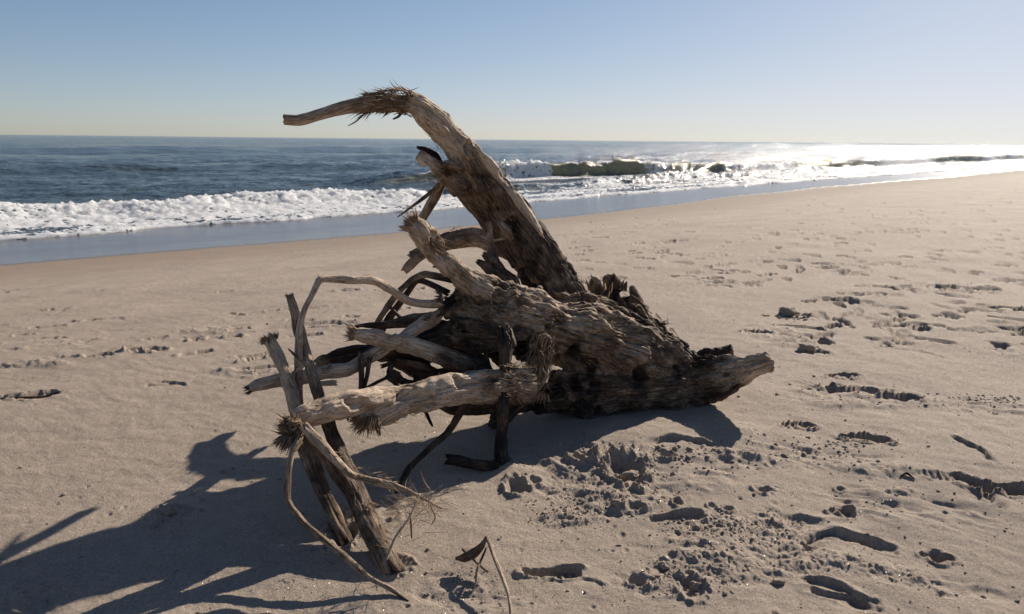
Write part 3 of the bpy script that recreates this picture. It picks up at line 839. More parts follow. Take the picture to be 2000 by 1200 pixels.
# --- trunk mass
C = Chain
trunk_ch = [
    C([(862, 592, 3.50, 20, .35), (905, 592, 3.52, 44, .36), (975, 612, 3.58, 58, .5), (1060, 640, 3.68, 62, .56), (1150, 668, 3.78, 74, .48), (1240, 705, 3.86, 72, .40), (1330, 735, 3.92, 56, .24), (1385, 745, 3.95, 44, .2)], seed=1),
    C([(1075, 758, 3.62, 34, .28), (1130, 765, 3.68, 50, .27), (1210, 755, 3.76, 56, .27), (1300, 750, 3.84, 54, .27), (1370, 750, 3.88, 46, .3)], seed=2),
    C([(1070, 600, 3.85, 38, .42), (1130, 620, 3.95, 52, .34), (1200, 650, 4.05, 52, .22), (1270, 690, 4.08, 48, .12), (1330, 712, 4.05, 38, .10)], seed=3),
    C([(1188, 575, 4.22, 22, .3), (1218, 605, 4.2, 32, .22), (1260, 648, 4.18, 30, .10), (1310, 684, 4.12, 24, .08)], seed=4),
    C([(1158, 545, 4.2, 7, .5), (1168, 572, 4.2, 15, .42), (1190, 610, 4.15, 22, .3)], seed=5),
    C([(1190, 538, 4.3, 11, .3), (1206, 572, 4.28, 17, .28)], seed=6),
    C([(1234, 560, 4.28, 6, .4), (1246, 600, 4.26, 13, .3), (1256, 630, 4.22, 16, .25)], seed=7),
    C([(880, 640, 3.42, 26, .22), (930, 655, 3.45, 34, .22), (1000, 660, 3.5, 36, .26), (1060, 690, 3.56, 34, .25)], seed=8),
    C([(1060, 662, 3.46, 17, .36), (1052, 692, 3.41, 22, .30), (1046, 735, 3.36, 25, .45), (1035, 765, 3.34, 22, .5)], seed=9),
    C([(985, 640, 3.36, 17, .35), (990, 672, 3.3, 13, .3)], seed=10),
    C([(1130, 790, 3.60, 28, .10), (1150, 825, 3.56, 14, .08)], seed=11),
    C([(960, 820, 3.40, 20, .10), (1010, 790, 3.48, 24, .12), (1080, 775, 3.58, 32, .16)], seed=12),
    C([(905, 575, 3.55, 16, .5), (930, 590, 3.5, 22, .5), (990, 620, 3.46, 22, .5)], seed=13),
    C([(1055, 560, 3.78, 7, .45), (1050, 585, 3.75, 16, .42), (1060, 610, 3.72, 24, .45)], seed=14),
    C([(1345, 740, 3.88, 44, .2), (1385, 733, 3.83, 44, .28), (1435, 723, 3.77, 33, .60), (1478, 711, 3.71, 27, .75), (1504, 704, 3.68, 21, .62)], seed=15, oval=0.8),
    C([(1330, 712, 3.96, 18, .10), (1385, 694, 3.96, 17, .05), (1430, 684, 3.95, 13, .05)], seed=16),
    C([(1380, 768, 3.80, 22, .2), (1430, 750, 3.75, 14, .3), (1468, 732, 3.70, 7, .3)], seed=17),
]
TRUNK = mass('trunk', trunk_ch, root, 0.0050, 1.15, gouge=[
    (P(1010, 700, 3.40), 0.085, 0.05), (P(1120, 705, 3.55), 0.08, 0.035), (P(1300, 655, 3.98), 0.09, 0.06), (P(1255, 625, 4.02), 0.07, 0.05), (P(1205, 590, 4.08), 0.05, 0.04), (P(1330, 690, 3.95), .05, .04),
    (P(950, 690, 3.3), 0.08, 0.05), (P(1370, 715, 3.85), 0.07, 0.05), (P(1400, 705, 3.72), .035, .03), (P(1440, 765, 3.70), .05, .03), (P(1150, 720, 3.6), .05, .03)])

# --- the long limb and its strands
limb_ch = [
    C([(1175, 660, 3.98, 38, .35), (1118, 592, 4.02, 38, .34), (1077, 535, 4.06, 41, .30), (1031, 472, 4.08, 42, .26), (984, 406, 4.07, 41, .24), (944, 350, 4.03, 37, .30), (905, 300, 3.98, 31, .62), (862, 250, 3.92, 26, .74), (822, 212, 3.87, 23, .74), (790, 194, 3.84, 19, .55)], seed=21),
    C([(1110, 578, 4.0, 14, .8), (1075, 507, 4.02, 13, .82), (1033, 430, 4.02, 12, .82), (990, 364, 3.99, 12, .85), (954, 318, 3.95, 12, .85), (922, 288, 3.92, 10, .8)], seed=22),
    C([(1048, 565, 4.1, 18, .12), (1012, 512, 4.1, 16, .14), (972, 462, 4.1, 13, .18), (934, 415, 4.08, 14, .26), (900, 370, 4.04, 18, .33), (875, 338, 4.0, 16, .38)], seed=23),
    C([(818, 302, 3.86, 10, .62), (835, 315, 3.87, 13, .6), (860, 335, 3.9, 17, .45), (900, 370, 3.96, 22, .3)], seed=24),
    C([(905, 335, 3.88, 9, .4), (882, 322, 3.86, 9, .5), (866, 318, 3.86, 5, .5)], seed=25),
]
LIMB = mass('limb', limb_ch, root, 0.0050, 0.62, gouge=[(P(960, 470, 3.98), .05, .02), (P(1000, 440, 3.97), .05, .02)])
LAST = tube('splinter', [(815, 288, 3.95, 2, .1), (830, 293, 3.96, 6, .06), (850, 303, 3.98, 8, .05), (865, 325, 4.0, 6, .05), (880, 338, 4.0, 7, .08)], root, 26, oval=.6)
LAST = tube('branch', [(554, 234, 3.62, 11, .62), (585, 235, 3.64, 11.5, .62), (630, 223, 3.68, 12.5, .6), (675, 210, 3.73, 14.5, .62), (720, 203, 3.78, 15, .5), (760, 202, 3.82, 15, .5), (800, 205, 3.86, 15, .55)], root, 27, amp=.35, jag=(.25, 1))
knee = [(708, 206, 3.77, 15, .5), (740, 200, 3.8, 19, .5), (775, 196, 3.84, 23, .5), (805, 205, 3.86, 25, .5)]
sp = fur(knee, 420, .07, .0036, .13, (.1, .75), back=-1) + fur(knee[1:3], 90, .035, .0036, .35, (.05, .5), back=-1)
sp += brush(P(722, 190, 3.8), P(712, 187, 3.79)-P(750, 192, 3.81), .010, 30, .06, .0028, .2, (.05, .4), .2)
sp += brush(P(795, 192, 3.82), P(790, 170, 3.82)-P(795, 190, 3.82), .035, 70, .018, .002, .8, (.1, .6), .4)
sp += brush(P(712, 222, 3.76), P(685, 240, 3.74)-P(712, 222, 3.76), .012, 14, .08, .0016, .5, (.2, .6), .4)
spikes('splintered_fibres', sp, LAST)
tube('twig', [(790, 215, 3.84, 3, .2), (778, 228, 3.82, 2.5, .2), (768, 233, 3.8, 1.5, .2)], root, 28, disp=False)
tube('twig', [(708, 226, 3.76, 1.6, .3), (695, 238, 3.74, 1.3, .3), (680, 246, 3.72, .8, .3)], root, 29, disp=False)
# ridge scraps along the limb
spikes('peeling_fibres', fur([(1120, 600, 4.02, 44, .3), (1030, 475, 4.08, 46, .3), (950, 355, 4.03, 43, .3)], 420, .045, .0022, .35, (.05, .55)) +
       fur([(835, 225, 3.88, 22, .5), (880, 275, 3.94, 28, .5)], 60, .04, .0018, .4, (.3, .8)), LIMB)

# branches behind the limb
LAST = tube('branch', [(868, 348, 4.05, 10, .45), (850, 385, 4.08, 9.5, .45), (824, 430, 4.1, 8.5, .45)], root, 31, amp=.4)
tube('twig', [(868, 352, 4.05, 5, .3), (830, 385, 4.02, 4.5, .3), (800, 407, 4.0, 3, .3), (777, 424, 3.98, 1.2, .35)], root, 32, amp=.5)
LAST = tube('branch', [(1005, 492, 4.18, 22, .35), (960, 472, 4.24, 22, .5), (925, 463, 4.28, 20, .55), (880, 470, 4.31, 16, .3), (835, 487, 4.34, 13, .35), (802, 497, 4.36, 7, .4)], root, 33, amp=.7)
LAST = tube('splinter', [(840, 488, 4.32, 9, .3), (815, 503, 4.32, 9, .55), (800, 518, 4.32, 9, .55), (790, 530, 4.32, 6, .55)], root, 34, amp=.5, oval=.35)
spikes('bark_scraps', fur([(905, 458, 4.29, 18, .3), (850, 478, 4.33, 14, .3)], 130, .03, .002, .5, (.0, .3)), LAST)
LAST = tube('branch', [(956, 436, 3.95, 5, .5), (957, 470, 3.93, 9, .45), (962, 505, 3.9, 11, .25), (980, 540, 3.86, 13, .25), (997, 575, 3.82, 14, .25), (1000, 605, 3.8, 14, .2)], root, 35, amp=.8)
LAST = tube('branch', [(975, 432, 3.98, 6, .5), (990, 452, 3.98, 8, .5), (1000, 470, 4.0, 6, .4)], root, 36, amp=.6)
LAST = tube('branch', [(940, 462, 3.95, 3, .5), (965, 470, 3.9, 3.5, .5), (985, 466, 3.92, 2.5, .5)], root, 37, amp=.5)
LAST = tube('branch', [(945, 508, 3.85, 14, .25), (965, 525, 3.85, 19, .25), (990, 555, 3.82, 22, .25), (1005, 590, 3.8, 22, .25)], root, 38, amp=1.3)

# --- the second thick stub
stub = [(802, 436, 3.36, 15, .6), (820, 452, 3.37, 20, .6), (850, 485, 3.4, 24, .62), (885, 525, 3.45, 28, .6), (925, 558, 3.5, 30, .55), (970, 588, 3.58, 34, .5), (1020, 625, 3.66, 36, .5)]
LAST = mass('limb', [C(stub, seed=41), C([(905, 540, 3.48, 25, .6), (960, 560, 3.55, 22, .5), (1030, 610, 3.62, 26, .5), (1110, 660, 3.68, 26, .5)], seed=42)], root, .005, .75)
c, d, r = tip(stub)
spikes('splintered_fibres', brush(c, d, r*1.15, 170, .065, .0028, .5, (.3, .85), .15) + fur(stub[:3], 120, .05, .002, .35, (.3, .8)), LAST)

# --- thin dark branches on the left of the crown
LAST = tube('branch', [(847, 518, 3.6, 6, .1), (870, 522, 3.58, 5, .08), (892, 536, 3.56, 6, .1), (910, 555, 3.55, 7, .1)], root, 51)
LAST = tube('branch', [(732, 645, 3.75, 6, .25), (742, 622, 3.72, 5.5, .3), (775, 575, 3.68, 6, .3), (805, 546, 3.64, 6.5, .35), (830, 536, 3.6, 7, .4), (870, 543, 3.56, 7, .2), (900, 550, 3.54, 7, .15)], root, 52, amp=.5)
LAST = tube('branch', [(742, 650, 3.78, 7, .1), (765, 615, 3.74, 7, .1), (790, 580, 3.7, 6.5, .15), (815, 548, 3.66, 6, .25), (840, 555, 3.62, 6, .15), (875, 573, 3.58, 7, .15)], root, 53, amp=.5)
arch = [(860, 594, 3.42, 8, 0.67), (825, 594, 3.38, 8, 0.77), (795, 588, 3.34, 9, 0.79), (765, 567, 3.28, 8.5, 0.79), (735, 550, 3.22, 8, 0.77), (715, 546, 3.18, 9, 0.72), (690, 548, 3.12, 6.5, 0.79), (650, 545, 3.05, 6.5, 0.79), (625, 547, 3.0, 7, 0.77), (612, 572, 2.97, 6, 0.67), (595, 605, 2.94, 6, 0.67), (586, 640, 2.91, 7, 0.67), (583, 700, 2.86, 8, 0.67), (583, 760, 2.82, 9, 0.57), (586, 840, 2.74, 9, 0.47)]
LAST = tube('branch', arch, root, 54, amp=.5, label='thin pale branch arching over to the left')
spikes('splintered_fibres', brush(P(622, 547, 3.0), (-1, 0, .3), .01, 16, .025, .0012, .8) + brush(P(722, 543, 3.19), (-.2, 0, 1), .01, 14, .02, .0012, .9) + brush(P(588, 640, 2.91), (1, 0, -.2), .01, 10, .02, .0012, .9), LAST)

# --- leaning poles
LAST = tube('branch', [(566, 578, 3.02, 7, .5), (573, 600, 3.0, 9, .55), (585, 650, 2.95, 11, .5), (602, 705, 2.88, 11, .5), (618, 760, 2.78, 12, .35), (645, 840, 2.68, 14, .2), (668, 900, 2.58, 17, .18), (695, 965, 2.46, 20, .2), (725, 1035, 2.33, 22, .28), (770, 1125, 2.185, 22, .28)], root, 61, amp=.45)
spikes('splintered_fibres', brush(P(566, 578, 3.02), (-.2, 0, 1), .012, 34, .022, .0016, .8, (.3, .7), .3), LAST)
pole2 = [(527, 664, 2.86, 13, 0.62), (540, 690, 2.84, 14, 0.62), (556, 725, 2.80, 14, 0.62), (572, 775, 2.76, 15, 0.57), (585, 830, 2.70, 15, 0.42), (596, 875, 2.64, 15, 0.32), (622, 940, 2.56, 15, 0.32), (650, 1000, 2.47, 15, 0.32), (678, 1060, 2.39, 14, 0.30)]
LAST = tube('branch', pole2, root, 62, amp=.45)
c, d, r = tip(pole2)
spikes('splintered_fibres', brush(c, d, r*1.3, 150, .04, .0024, .5, (.2, .65), .1), LAST)
LAST = tube('branch', [(600, 845, 2.52, 12, .35), (630, 880, 2.5, 15, .3), (662, 925, 2.47, 17, .28), (695, 970, 2.44, 17, .25)], root, 63, amp=.6)

# --- long pale log with its brush end, and the shorter one
logA = [(700, 822, 2.78, 22, .78), (740, 806, 2.84, 29, .86), (800, 783, 2.92, 31, .88), (860, 766, 3.02, 32, .86), (920, 757, 3.12, 31, .66), (975, 755, 3.22, 32, .45), (1035, 755, 3.3, 34, .42)]
LAST = mass('root', [C(logA, seed=71)], root, .0048, .55, label='long pale root log with frayed end')
c, d, r = tip(logA)
spikes('splintered_fibres', brush(np.array(P(722, 822, 2.76)), P(705, 880, 2.74)-P(725, 820, 2.78), .032, 220, .08, .0034, .40, (.15, .7), .35) +
       brush(c, d, r*1.0, 120, .06, .0024, .5, (.2, .7), .2) + fur(logA[1:4], 110, .035, .0018, .3, (.4, .9)), LAST)
logB = [(575, 822, 2.56, 18, .65), (600, 812, 2.58, 19, .82), (640, 800, 2.64, 23, .86), (690, 788, 2.72, 25, .84), (740, 776, 2.82, 22, .78), (790, 765, 2.92, 17, .55), (850, 752, 3.02, 16, .4)]
LAST = mass('root', [C(logB, seed=72)], root, .0048, .55, label='short pale root with broom-like shredded end')
bc = P(568, 838, 2.52)
sp = brush(bc, P(560, 780, 2.5)-bc, .03, 150, .07, .0026, .6, (.35, .95), .15)
sp += brush(P(572, 842, 2.5), P(538, 842, 2.46)-bc, .042, 300, .050, .0042, .6, (.08, .6), .6)
sp += brush(P(566, 860, 2.49), P(556, 905, 2.46)-P(566, 860, 2.49), .035, 200, .065, .0034, .6, (.1, .7), .2)
sp += brush(P(585, 830, 2.5), P(560, 850, 2.46)-P(600, 820, 2.5), .03, 120, .06, .0024, .7, (.4, .95), .2)
sp += fur(logB[:3], 110, .05, .002, .4, (.4, .9))
spikes('splintered_fibres', sp, LAST)

# elbow hair
sp = fur([(1062, 660, 3.42, 22, .4), (1052, 700, 3.38, 26, .4), (1044, 745, 3.33, 27, .4), (1010, 765, 3.30, 33, .4)], 560, .07, .0017, .10, (.15, .65))
sp += brush(P(1052, 770, 3.27), (-.35, -.1, -1), .05, 90, .06, .0016, .5, (.3, .8), .3) + fur([(975, 748, 3.18, 34, .4), (1030, 745, 3.28, 36, .4)], 260, .05, .002, .35, (.2, .9))
sp += fur([(900, 600, 3.5, 46, .3), (990, 630, 3.55, 58, .3), (1080, 660, 3.66, 62, .3), (1180, 690, 3.76, 70, .3)], 900, .05, .0020, .22, (.1, .65))
sp += brush(P(862, 590, 3.45), (-1, 0, -.2), .05, 60, .05, .003, .8, (0, .2), .3)
sp += brush(P(1162, 560, 4.18), (-.15, 0, 1), .030, 16, .11, .011, .12, (.3, .7), .03) + brush(P(1180, 575, 4.15), (.05, 0, 1), .030, 12, .10, .013, .12, (.1, .4), .03) + brush(P(1207, 560, 4.24), (.15, 0, 1), .04, 14, .08, .016, .12, (.05, .3), .03) + brush(P(1240, 590, 4.24), (.3, 0, 1), .03, 10, .08, .013, .12, (.1, .4), .03)
sp += fur([(1200, 590, 4.1, 34, .3), (1290, 670, 4.05, 40, .3)], 160, .05, .003, .35, (.1, .6))
sp += brush(P(1296, 632, 4.1), (1, 0, .1), .012, 14, .05, .004, .3, (.3, .5), .1)
sp += brush(P(1495, 722, 3.70), (.1, 0, -1), .006, 8, .04, .002, .3, (.2, .4), .1)
spikes('peeling_fibres', sp, TRUNK)

# --- roots on the left
rM = [(690, 652, 3.06, 11, .7), (712, 655, 3.08, 15, .82), (755, 664, 3.14, 17, .84), (810, 678, 3.22, 18, .8), (850, 690, 3.28, 19, .55), (890, 705, 3.33, 20, .3), (950, 722, 3.4, 19, .2)]
LAST = mass('root', [C(rM, seed=81)], root, .0045, .6)
c, d, r = tip(rM)
spikes('splintered_fibres', brush(c, d, r*1.1, 90, .06, .0032, .3, (.3, .8), .1), LAST)
rN = [(486, 761, 2.80, 8, 0.72), (505, 752, 2.82, 11, 0.78), (545, 743, 2.86, 12.5, 0.82), (590, 738, 2.92, 12.5, 0.80), (640, 727, 2.98, 14, 0.78), (680, 722, 3.04, 15, 0.80), (705, 708, 3.08, 14, 0.47), (735, 692, 3.14, 13, 0.72), (775, 668, 3.22, 12, 0.72), (815, 640, 3.3, 13, 0.67), (850, 618, 3.38, 15, 0.52)]
LAST = tube('root', rN, root, 82, amp=.6)
spikes('splintered_fibres', brush(P(486, 761, 2.80), (-1, 0, -.2), .016, 50, .03, .002, .5, (0, .3), .2) + brush(P(640, 722, 2.97), (-.6, -.2, .6), .02, 40, .04, .002, .6, (.3, .8), .2)
       + brush(P(838, 620, 3.3), (-.5, -.3, .7), .02, 40, .03, .003, .8, (.1, .6), .2), LAST)
LAST = tube('branch', [(656, 748, 2.94, 5.5, .68), (620, 749, 2.9, 4, .66), (595, 744, 2.88, 3.5, .66), (590, 738, 2.87, 2, .6)], root, 83, amp=.6)
tube('twig', [(563, 682, 2.84, 1.5, .3), (580, 697, 2.82, 3.5, .3), (600, 714, 2.80, 3, .5)], root, 84, amp=.5)
LAST = tube('splinter', [(603, 706, 2.80, 2.5, .7), (585, 720, 2.82, 4, .7), (570, 730, 2.83, 3, .7)], root, 85, amp=.5, oval=.5)
LAST = tube('root', [(618, 712, 3.25, 9, .4), (650, 700, 3.28, 14, .15), (700, 690, 3.32, 17, .1), (760, 690, 3.36, 18, .1), (830, 700, 3.4, 18, .12)], root, 86, amp=1.6)
LAST = tube('root', [(735, 690, 3.3, 16, .15), (790, 672, 3.35, 18, .15), (850, 655, 3.4, 22, .2), (900, 650, 3.45, 24, .2)], root, 87, amp=1.2)
LAST = mass('root', [C([(755, 700, 3.3, 8, .1), (790, 712, 3.3, 14, .1), (830, 735, 3.33, 18, .1), (890, 738, 3.36, 18, .12), (960, 740, 3.4, 20, .15)], seed=88),
              C([(760, 740, 3.2, 5, .2), (790, 745, 3.24, 8, .1), (830, 745, 3.3, 12, .1)], seed=89),
              C([(880, 660, 3.5, 20, .12), (910, 690, 3.5, 14, .12), (950, 715, 3.5, 16, .12)], seed=90),
              C([(800, 725, 3.5, 9, .06), (835, 700, 3.5, 12, .06), (880, 680, 3.52, 14, .06)], seed=91),
              C([(930, 680, 3.6, 9, .1), (970, 700, 3.6, 12, .1), (1020, 740, 3.6, 18, .1)], seed=92)], root, .0055, 1.0)
LAST = tube('branch', [(757, 738, 3.15, 5, .4), (768, 728, 3.16, 6, .35), (780, 742, 3.18, 8, .2)], root, 93)
tube('twig', [(679, 822, 3.0, 2, .3), (684, 790, 3.02, 2.2, .3), (700, 768, 3.04, 2.5, .3), (740, 745, 3.1, 3.5, .2), (780, 728, 3.2, 4, .2)], root, 94, amp=.6)
LAST = tube('branch', [(704, 690, 3.05, 6, .25), (706, 735, 3.02, 5.5, .25), (704, 772, 3.0, 5, .25)], root, 95, amp=.6)
LAST = tube('branch', [(722, 700, 3.05, 5, .2), (717, 735, 3.02, 5, .2), (709, 768, 3.0, 4, .2)], root, 96, amp=.6)

for q_, pts_ in enumerate((
        [(632, 722, 3.1, 3, .2), (690, 700, 3.16, 5, .15), (750, 672, 3.24, 6, .12), (800, 655, 3.3, 7, .12)],
        [(770, 668, 3.4, 5, .1), (800, 700, 3.36, 6, .1), (822, 740, 3.3, 6, .1), (846, 765, 3.24, 5, .1)],
        [(745, 716, 3.2, 5, .35), (775, 706, 3.24, 6, .3), (812, 712, 3.28, 6, .2), (850, 724, 3.32, 7, .15)],
        [(905, 650, 3.42, 8, .2), (925, 690, 3.38, 7, .15), (935, 735, 3.3, 7, .1)],
        [(955, 660, 3.45, 7, .25), (950, 700, 3.4, 6, .2), (965, 745, 3.34, 6, .15)],
        [(690, 640, 3.5, 4, .2), (740, 636, 3.5, 8, .2), (800, 628, 3.5, 12, .2), (860, 622, 3.5, 16, .25)],
        [(762, 600, 3.6, 3, .15), (790, 628, 3.55, 5, .12), (830, 648, 3.5, 7, .12)],
        [(790, 765, 3.0, 3, .2), (770, 748, 3.05, 4, .15), (760, 728, 3.1, 5, .12), (770, 705, 3.2, 6, .1)])):
    tube('branch', pts_, root, 120+q_, amp=1.0)

# --- feet and props
fp = G(980, 905)
LAST = tube('root', [(988, 655, 3.32, 15, .2), (988, 700, 3.26, 13, .18), (983, 770, 3.18, 13, .08), (980, 840, 3.10, 13, .05), (979, 925, 3.02, 15, .05)], root, 101, amp=1.1)
LAST = tube('root', [(872, 897, 2.93, 9, .06), (895, 900, 2.93, 10, .05), (930, 908, 2.93, 10, .05), (990, 916, 2.95, 9, .05)], root, 102, amp=.8)
LAST = tube('branch', [(935, 760, 3.2, 7, .08), (905, 795, 3.12, 8, .08), (875, 845, 3.02, 7, .07), (835, 880, 2.92, 7, .08), (800, 915, 2.82, 7, .1), (782, 945, 2.74, 6, .1), (765, 985, 2.66, 6, .1), (752, 1012, 2.60, 6, .1)], root, 103, amp=1.2)
LAST = tube('branch', [(584, 860, 2.47, 9, .45), (570, 885, 2.42, 6, .45), (562, 925, 2.37, 6, .42), (562, 978, 2.32, 6.5, .4), (590, 1018, 2.26, 6, .3), (630, 1052, 2.2, 6, .35), (675, 1090, 2.14, 6.5, .4), (720, 1128, 2.10, 5, .5), (765, 1153, 2.07, 4, .45), (798, 1176, 2.03, 3, .3)], root, 104, amp=.6, label='thin crooked branch reaching the sand in front')
LAST = tube('branch', [(592, 832, 2.46, 10, .6), (620, 862, 2.43, 11, .62), (655, 900, 2.40, 9, .62), (683, 926, 2.38, 7.5, .6), (720, 938, 2.35, 8, .6), (772, 950, 2.32, 7, .6), (810, 966, 2.29, 4, .55), (862, 994, 2.26, 1.5, .5)], root, 105, amp=.8)
sp = fur([(592, 832, 2.46, 10, .6), (655, 900, 2.40, 10, .62), (772, 950, 2.32, 8, .6)], 80, .04, .0016, .35, (.4, .9))
sp += fur([(700, 975, 2.42, 20, .5), (740, 1060, 2.30, 22, .5)], 60, .06, .0015, .3, (.3, .6)) + brush(P(722, 990, 2.38), (.6, -.2, -.5), .015, 24, .06, .0016, .5, (.3, .8), .3)
sp += brush(P(745, 1040, 2.32), (.3, -.2, -.7), .012, 16, .06, .0018, .5, (.3, .5), .3)
spikes('peeling_fibres', sp, LAST)
tube('twig', [(820, 965, 2.28, 2, .8), (800, 1010, 2.22, 2, .85), (772, 1050, 2.17, 2.6, .9), (755, 1092, 2.12, 3.2, .95)], root, 106, amp=.3, disp=False)
tube('twig', [(800, 1000, 2.26, 1.6, .3), (803, 1028, 2.22, 1.6, .3), (804, 1052, 2.19, 1.3, .3)], root, 107, disp=False)
tube('twig', [(840, 985, 2.26, 1.6, .4), (850, 1010, 2.22, 1.6, .4), (843, 1025, 2.2, 1.0, .4)], root, 108, disp=False)
def tangle(cx, cy, Y, rx, ry, n, L):
    out = []
    for i in range(n):
        a = P(random.gauss(cx, rx), random.gauss(cy, ry), Y + random.gauss(0, .03))
        d = Vector((random.gauss(0, 1), random.gauss(0, .6), random.gauss(0, .8))).normalized()*L*random.uniform(.3, 1)
        out.append((a, d, random.uniform(.0006, .0013), random.uniform(.35, .9), RNG.normal(size=3)*L*.2))
    return out
spikes('rootlets', tangle(805, 990, 2.27, 24, 16, 120, .10) + tangle(845, 985, 2.26, 10, 12, 40, .06) + tangle(790, 1030, 2.22, 16, 22, 40, .09), LAST)
tube('twig', [(830, 800, 3.05, 4, .15), (838, 820, 3.0, 3.5, .15), (844, 832, 2.97, 3, .15)], root, 109)
LAST = tube('root', [(860, 790, 3.2, 8, .3), (885, 800, 3.18, 9, .15), (930, 800, 3.2, 10, .1), (970, 795, 3.25, 12, .1)], root, 110, amp=1.0)

# ------------------------------------------------------------------ loose sticks in front
def stick(name, label, cat, pts, seed, amp=.5, oval=1.0, group=None):
    c0 = pts[len(pts)//2][0]
    b = Vector((c0.x, c0.y, sand_z(c0.x, c0.y)))
    o = tube(name, pts, None, seed, amp=amp, oval=oval)
    me = o.data; n = len(me.vertices); co = np.zeros(n*3, np.float32); me.vertices.foreach_get('co', co)
    co = co.reshape(-1, 3) - np.array(b); me.vertices.foreach_set('co', co.ravel().astype(np.float32)); me.update()
    o.location = b; o['label'] = label; o['category'] = cat
    if group: o['group'] = group
    return o
k = lambda px, py, dz, r, t: (GS(px, py, 0) + Vector((0, 0, dz)), r, t)
a = P(955, 1055, 2.27)
stick('driftwood_stick_or_shade', 'long curved pale brown stick poking up from the sand at the bottom edge', 'stick',
      [(P(953, 1054, 2.24), .0065, .4), (P(965, 1088, 2.16), .0058, .6), (P(982, 1130, 2.06), .0062, .75), (P(994, 1165, 2.0), .0058, .75), (P(998, 1212, 1.93), .0055, .7), (P(985, 1245, 1.88), .005, .6)], 301)
stick('bark_piece', 'curled reddish dark brown strip of bark leaning on twigs at the bottom edge', 'bark',
      [(P(890, 1091, 2.22), .005, .25), (P(905, 1090, 2.21), .015, .3), (P(926, 1080, 2.22), .017, .3), (P(941, 1066, 2.23), .013, .3), (P(951, 1048, 2.25), .006, .25)], 302, .3, .5)
stick('driftwood_stick_or_shade', 'short brown twig lying crosswise beneath the curled bark strip', 'stick',
      [(P(903, 1073, 2.24), .0048, .3), (P(925, 1094, 2.2), .0048, .35), (P(952, 1117, 2.15), .004, .45)], 303)
stick('driftwood_stick_or_shade', 'short two-tone twig standing upright below the curled bark strip', 'stick',
      [(P(950, 1070, 2.22), .004, .15), (P(938, 1098, 2.18), .0048, .2), (P(932, 1115, 2.14), .0052, .7), (P(929, 1145, 2.10), .0045, .7)], 304)

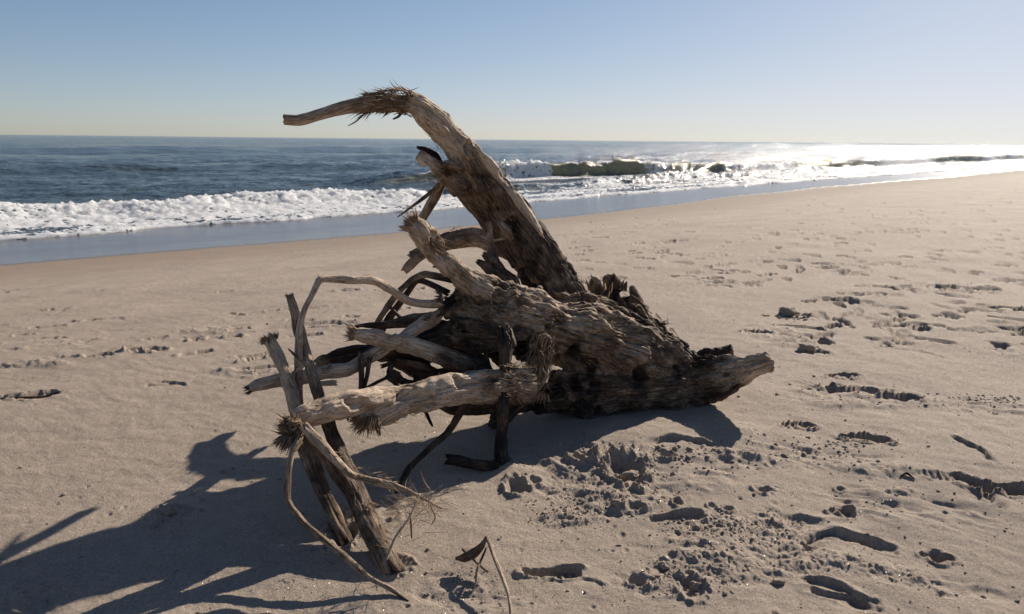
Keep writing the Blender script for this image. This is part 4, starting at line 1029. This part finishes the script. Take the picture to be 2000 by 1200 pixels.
# ------------------------------------------------------------------ crumbs and clods of sand
import bmesh
def ico(sub):
    bm = bmesh.new(); bmesh.ops.create_icosphere(bm, subdivisions=sub, radius=1.0)
    V = np.array([v.co[:] for v in bm.verts]); F = np.array([[v.index for v in f.verts] for f in bm.faces]); bm.free()
    return V, F
ICO1, ICO2, ICO4 = ico(1), ico(2), ico(4)
def lump_shape(tp, seed, amp=.35):
    V, F = tp
    d = fbm3(V[:, 0]*1.3+seed*3.1, V[:, 1]*1.3, V[:, 2]*1.3, 3, 301)*amp*2
    return V*(1+d)[:, None], F
def clods():
    rr = random.Random(3); Vs = []; Fs = []; base = 0
    tp1 = [lump_shape(ICO1, i, .5) for i in range(8)]; tp2 = [lump_shape(ICO2, i+20, .5) for i in range(8)]
    sites = []
    for a in ZONES:
        c = G(a[0], a[1]); n = min(int(1500*a[2]*a[3]*a[5]), 80)
        for i in range(n):
            x = rr.gauss(0, a[2]*.5); y = rr.gauss(0, a[3]*.5)
            q = math.cos(a[4]), math.sin(a[4])
            sites.append((c.x + x*q[0]-y*q[1], c.y + x*q[1]+y*q[0], rr.lognormvariate(math.log(.0036), .5)))
    for px, py, sx, sy, n, r in ((1120, 1010, .10, .05, 260, .0045), (1180, 980, .12, .05, 260, .005), (1225, 930, .1, .05, 120, .007), (1330, 900, .2, .06, 160, .006), (330, 1020, .04, .03, 90, .006),
                                 (1330, 1130, .08, .05, 160, .005), (1440, 1030, .14, .05, 240, .006), (1540, 620, .10, .05, 60, .012), (1940, 780, .12, .05, 120, .008), (1620, 870, .2, .06, 160, .006), (900, 1140, .05, .05, 120, .004)):
        c = G(px, py)
        for i in range(n): sites.append((c.x+rr.gauss(0, sx), c.y+rr.gauss(0, sy), rr.lognormvariate(math.log(r*.62), .45)))
    for i in range(700):
        c = G(rr.uniform(-40, 2040), rr.uniform(600, 1210)); sites.append((c.x, c.y, rr.lognormvariate(math.log(.0028), .4)))
    for x, y, r in sites:
        r = min(r, .018)
        V, F = rr.choice(tp2 if r > .006 else tp1)
        an = rr.uniform(0, 6.28); c, s_ = math.cos(an), math.sin(an)
        W = np.stack([V[:, 0]*c - V[:, 1]*s_, V[:, 0]*s_ + V[:, 1]*c, V[:, 2]*rr.uniform(.6, .95)], 1)*r
        Vs.append(W + np.array([x, y, sand_z(x, y) + r*rr.uniform(-.25, .35)])); Fs.append(F + base); base += len(V)
    V = np.vstack(Vs); F = np.vstack(Fs); z = np.zeros(len(V))
    me = mesh_np('sand_crumbs', V, F, True, M_SAND, {'wet': ('FLOAT', z), 'damp': ('FLOAT', z), 'soft': ('FLOAT', z)})
    add_obj('sand_crumbs', me, kind='stuff', label='loose crumbs of sand scattered over the trampled beach')
clods()
for i, (px, py, r, sq, lab) in enumerate((
        (1232, 932, .034, .6, 'blocky clod of sand in the trampled hollow in front of the stump'),
        (1205, 926, .018, .8, 'small round clod of sand just left of the blocky one'),
        (1540, 614, .060, .7, 'lumpy clod of sand kicked up beside a footprint behind the pointed root'),
        (1650, 1002, .020, .8, 'rounded clod of sand lying alone above the curved scuff'),
        (1358, 1146, .016, .9, 'small pale clod of sand near the middle of the bottom edge'),
        (1573, 686, .045, .55, 'dark-sided clod of sand by a footprint right of the pointed root'),
        (330, 1018, .024, .7, 'clod of sand on the little heap at the edge of the shadow'))):
    V, F = lump_shape(ICO4, i*5+60, .42)
    n_ = fbm3(V[:, 0]*5, V[:, 1]*5, V[:, 2]*5+i, 3, 310)*.22
    V = V*(1+n_)[:, None]*np.array([1.15, .9, sq])*r
    z = np.zeros(len(V))
    me = mesh_np('sand_clod', V, F, True, M_SAND, {'wet': ('FLOAT', z), 'damp': ('FLOAT', z), 'soft': ('FLOAT', z)})
    g = GS(px, py); o = add_obj('sand_clod', me, label=lab, category='sand clod', group='clods of sand on the beach'); o.location = (g.x, g.y, g.z + r*sq*.45)
stick('bark_chip', 'tiny black chip of bark on the trampled sand at the right', 'bark chip', [(GS(1757, 938) + Vector((0, 0, .004)), .003, .05), (GS(1770, 934) + Vector((0, 0, .010)), .006, .05), (GS(1786, 942) + Vector((0, 0, .004)), .003, .05)], 320, oval=.5)

stick('driftwood_stick_or_shade', 'dark straight strip standing in for a sand ledge shadow at the far left edge', 'stick',  # dark rod added in place of the shadow under a small sand ledge
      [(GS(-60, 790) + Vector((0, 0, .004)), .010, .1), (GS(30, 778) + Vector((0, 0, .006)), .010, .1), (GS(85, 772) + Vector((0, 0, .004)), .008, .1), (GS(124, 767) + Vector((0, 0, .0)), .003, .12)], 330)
